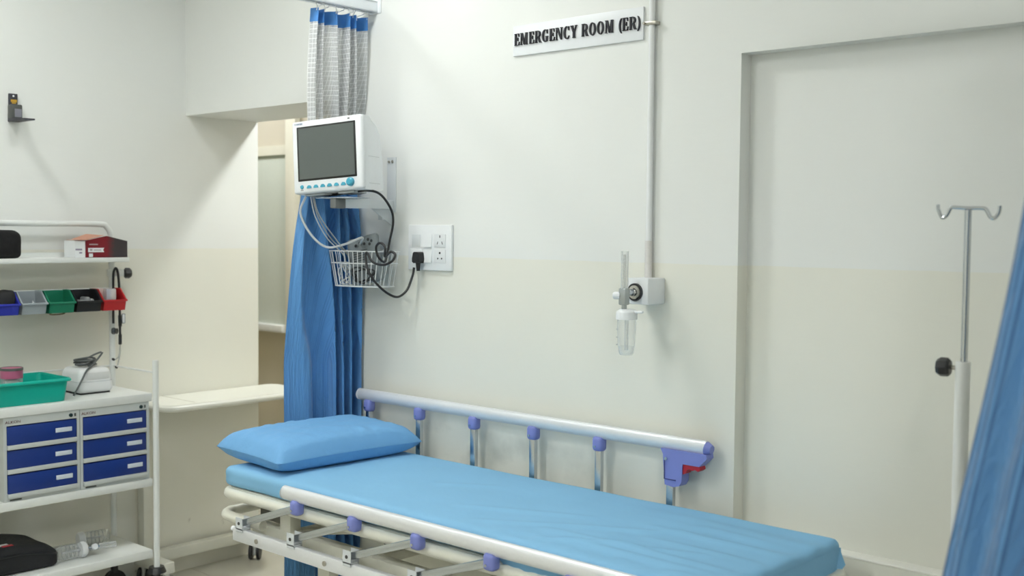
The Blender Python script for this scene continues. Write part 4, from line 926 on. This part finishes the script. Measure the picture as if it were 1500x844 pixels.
# jar
jp = onx(17, 560, -4.42); jr = .041
jar = empty('specimen_jar', (-4.42, jp.y, WT+t_), 'clear jar with a pink screw lid in the green tray', 'jar')
zt = onx(17, 537, -4.42).z; z0 = WT+t_
obj('body', MB().lathe([(0, z0), (jr, z0), (jr, zt-.036), (jr-.002, zt-.034)], (-4.42, jp.y, 0), 28), clear('jar_clear', (.72, .74, .74), .45), jar)
obj('lid', MB().lathe([(jr-.002, zt-.045), (jr+.001, zt-.045), (jr+.001, zt-.006), (0, zt-.004)], (-4.42, jp.y, 0), 28), mat('pink_lid', (.50, .13, .24), .4), jar, 'pink lid')
obj('lid_band', MB().lathe([(jr+.001, zt-.014), (jr+.0022, zt-.014), (jr+.0022, zt-.005), (jr, zt-.004)], (-4.42, jp.y, 0), 28), mat('band_grey', (.12, .13, .12), .5), jar)
obj('contents', gridbox((-4.447, jp.y-.028, z0+.002), (-4.393, jp.y+.028, zt-.05), .012, (8, 8, 8), lambda p: p+Vector((.004, .003, .004))*noise.noise(p*70)), mat('cotton', (.72, .73, .70), .9), jar, smooth=60)
TUB = clear('tubing_clear', (.72, .76, .80), .6)
for k in range(1):
    cy_ = min(jp.y+.07+k*.05, ty1-.10)
    pts = [(-4.33-.035*math.cos(a)*(1-.1*k), cy_+.07*math.sin(a), WT+.010+.008*k+.0036*i+.010*max(0, math.sin(a))) for i, a in enumerate([j*.6 for j in range(20)])]
    obj('oxygen_tubing', MB().tube(pts, .0042, 8, 4), TUB, None, 'coil of clear tubing beside the pink-lidded jar in the green tray', 'tubing')
# nebuliser
n0, n1 = onx(118, 571, -4.36), onx(168, 563, -4.36)
nx0, nx1, ny0, ny1 = -4.535, -4.36, n0.y-.006, n1.y-.002
nb = empty('nebuliser', ((nx0+nx1)/2, (ny0+ny1)/2, WT), 'white nebuliser compressor with rounded casing on the trolley worktop', 'nebuliser')
def nfn(p):
    k = max(0, (p.z-WT-.035)/.08); cx_, cy_ = (nx0+nx1)/2, (ny0+ny1)/2
    return Vector((cx_+(p.x-cx_)*(1-.16*k), cy_+(p.y-cy_)*(1-.13*k), p.z))
nbody = obj('casing', gridbox((nx0, ny0, WT+.004), (nx1, ny1, WT+.105), .022, (16, 16, 12), nfn), mat('neb_white', (.76, .77, .77), .35), nb, smooth=60)
obj('base_gasket', MB().rbox((nx0+.012, ny0+.012, WT), (nx1-.012, ny1-.012, WT+.0055), .001), BLACK, nb)
obj('seam', MB().tube([nfn(Vector(p)) for p in loop(nx0-.0005, nx1+.0005, ny0-.0005, ny1+.0005, WT+.052, .022)], .0016, 6, 0, True), mat('seam_grey', (.5, .5, .5)), nb)
obj('front_panel', MB().rbox((nx1-.004, ny0+.035, WT+.060), (nx1-.0045+.002, ny1-.02, WT+.088), .0008, mtx=None), mat('neb_panel', (.66, .67, .66), .3), nb)
pts = []
for i in range(52):
    a = i*.62; r = .030+.006*math.sin(i*1.7); pts.append(((nx0+nx1)/2+.01+r*math.cos(a)*.8, (ny0+ny1)/2-.01+r*1.3*math.sin(a), WT+.111+.0006*i+.004*math.sin(i*.9)))
x_, y_, z_ = pts[-1]
pts += [(x_, y_+.03, z_+.012), (x_+.01, y_+.055, z_+.018), (nx1-.05, ny0+.10, WT+.130), (nx1-.03, ny0+.07, WT+.113), (nx1-.005, ny0+.035, WT+.098), (nx1+.006, ny0+.01, WT+.065), (nx1+.01, ny0-.012, WT+.03), (nx1+.012, ny0-.03, WT+.0045)]
obj('mains_cord', MB().tube(pts, .0040, 7, 3), mat('cord_dark', (.10, .11, .11), .5), nb, 'dark grey coiled cord')
# ------------------------------------------------------------------ on the bottom shelf
BS = .2625
bgp = onx(86, 835, -4.30)
kb = empty('kit_bag', (-4.42, bgp.y-.16, BS), 'black fabric kit bag with a red tab on the bottom trolley shelf', 'bag')
def kfn(p):
    k = (p.z-BS)/.10; d = min(1, max(0, (bgp.y-p.y)/.12)); return Vector((p.x+.006*noise.noise(p*9), p.y, BS+(p.z-BS)*(.62+.38*d**.7) + .006*noise.noise(p*8)*k))
obj('body', gridbox((-4.56, bgp.y-.33, BS), (-4.29, bgp.y, BS+.105), .028, (18, 22, 10), kfn), mat('bag_black', (.012, .013, .016), .75, bump=.3, bscale=70), kb, smooth=60)
obj('zip', MB().tube([kfn(Vector((-4.289, bgp.y-.31, BS+.075))), kfn(Vector((-4.289, bgp.y-.15, BS+.075))), kfn(Vector((-4.291, bgp.y-.02, BS+.075))), kfn(Vector((-4.33, bgp.y+.001, BS+.075)))], .0035, 6, 4), BLACKP, kb)
rt = onx(8, 819, -4.33)
obj('red_tab', MB().rbox((-4.345, rt.y-.01, BS+.103), (-4.325, rt.y+.03, BS+.109), .001), RED, kb, 'red tab')
obj('white_label', MB().rbox((-4.365, rt.y-.03, BS+.103), (-4.345, rt.y+.02, BS+.109), .001), WPLAST, kb, 'white label')
def bottle_set(name, a, b, lab, tube=True):
    """bottle lying on the shelf, axis from a (bottle end) to b (lid)"""
    a, b = Vector(a), Vector(b); ax = (b-a).normalized(); L = (b-a).length
    e = empty(name, (a+b)/2, lab, 'flowmeter')
    obj('bottle', MB().lathe([(0, 0), (.020, 0), (.026, .006), (.0285, .02), (.0285, L)], a, 24, ax), clear('clear_bottle', (1, 1, 1)), e, 'clear bottle')
    obj('lid', MB().lathe([(0, L+.02), (.026, L+.02), (.0315, L+.012), (.0315, L-.004), (0, L-.004)], a, 24, ax), WPLAST, e, 'white lid')
    obj('dip_tube', MB().cyl(a+ax*.02, b, .005, 10), clear('dip', (1, 1, 1)), e)
    for i in range(4): obj('level_mark', MB().lathe([(.0287, .03+i*.016), (.0290, .03+i*.016), (.0290, .032+i*.016), (.0287, .032+i*.016)], a, 24, ax), MATS['scale_print'], e)
    if tube:
        c_ = b+ax*.02; obj('manifold', MB().cyl(c_, c_+ax*.03, .007, 12).cyl(c_+ax*.018, c_+ax*.052, .0125, 14), CHROME, e)
        kd = Vector((.8, 0, .3)).normalized(); obj('valve_knob', MB().cyl(c_+ax*.03, c_+ax*.03+kd*.022, .012, 14), WPLAST, e)
        obj('flow_tube', MB().cyl(c_+ax*.05, c_+ax*.125+Vector((0, 0, -.0035)), .0115, 16), clear('clear_tube', (1, 1, 1)), e)
    return e
f0, f1 = onx(83, 820, -4.34), onx(118, 821, -4.34)
bottle_set('spare_flowmeter', (-4.34, f0.y, BS+.0325), (-4.335, f1.y, BS+.0325), 'spare clear flowmeter with white lid lying nearest the shelf front')
f0, f1 = onx(157, 805, -4.47), onx(122, 806, -4.47)
bottle_set('spare_humidifier', (-4.46, f0.y, BS+.0325), (-4.475, f1.y, BS+.0325), 'spare clear humidifier bottle lying behind the flowmeter on bottom shelf', tube=False)

# ------------------------------------------------------------------ overbed table against the left wall
OT = mat('table_cream', (.76, .755, .68), .35); OZ = .833
ot = empty('overbed_table', (-4.52, 2.95, 0), 'cream overbed table with rounded top parked along the wall', 'table')
def rrect(x0, x1, y0, y1, r): return [(p[0], p[1]) for p in loop(x0, x1, y0, y1, 0, r)]
def ident(u, v, d): return Vector((u, v, d))
obj('table_top', MB().prism(rrect(-4.636, -4.335, 2.60, 3.36, .055), OZ-.030, OZ, ident), OT, ot)
obj('edge_band', MB().tube(loop(-4.636, -4.335, 2.60, 3.36, OZ-.0155, .055), .0145, 10, 0, True), OT, ot)
obj('top_seam', MB().box((-4.64, 2.745, OZ-.001), (-4.365, 2.7475, OZ+.0006)), mat('seam_brown', (.45, .42, .34), .6), ot, smooth=0)
obj('column', MB().rbox((-4.63, 2.615, .10), (-4.575, 2.655, OZ-.03), .004), OT, ot)
obj('base_bar', MB().rbox((-4.635, 2.66, .085), (-4.585, 3.22, .135), .004), OT, ot)
obj('cross_foot', MB().rbox((-4.645, 2.605, .085), (-4.395, 2.66, .135), .004), OT, ot)
obj('cross_foot', MB().rbox((-4.64, 3.17, .085), (-4.53, 3.22, .134), .004), OT, ot)
for x, yv in ((-4.42, 2.632), (-4.60, 2.632), (-4.56, 3.195)):
    ax_ = Vector((.74, .67, 0)); cc = Vector((x, yv, .036))
    c_ = obj('caster', MB().cyl(cc-ax_*.026, cc-ax_*.012, .036, 20).cyl(cc+ax_*.012, cc+ax_*.026, .036, 20).cyl(cc-ax_*.02, cc+ax_*.02, .006, 8), BLACK, ot)
    obj('caster_hub', MB().rbox((x-.012, yv-.012, .02), (x+.012, yv+.012, .085), .003), WHITE, c_)
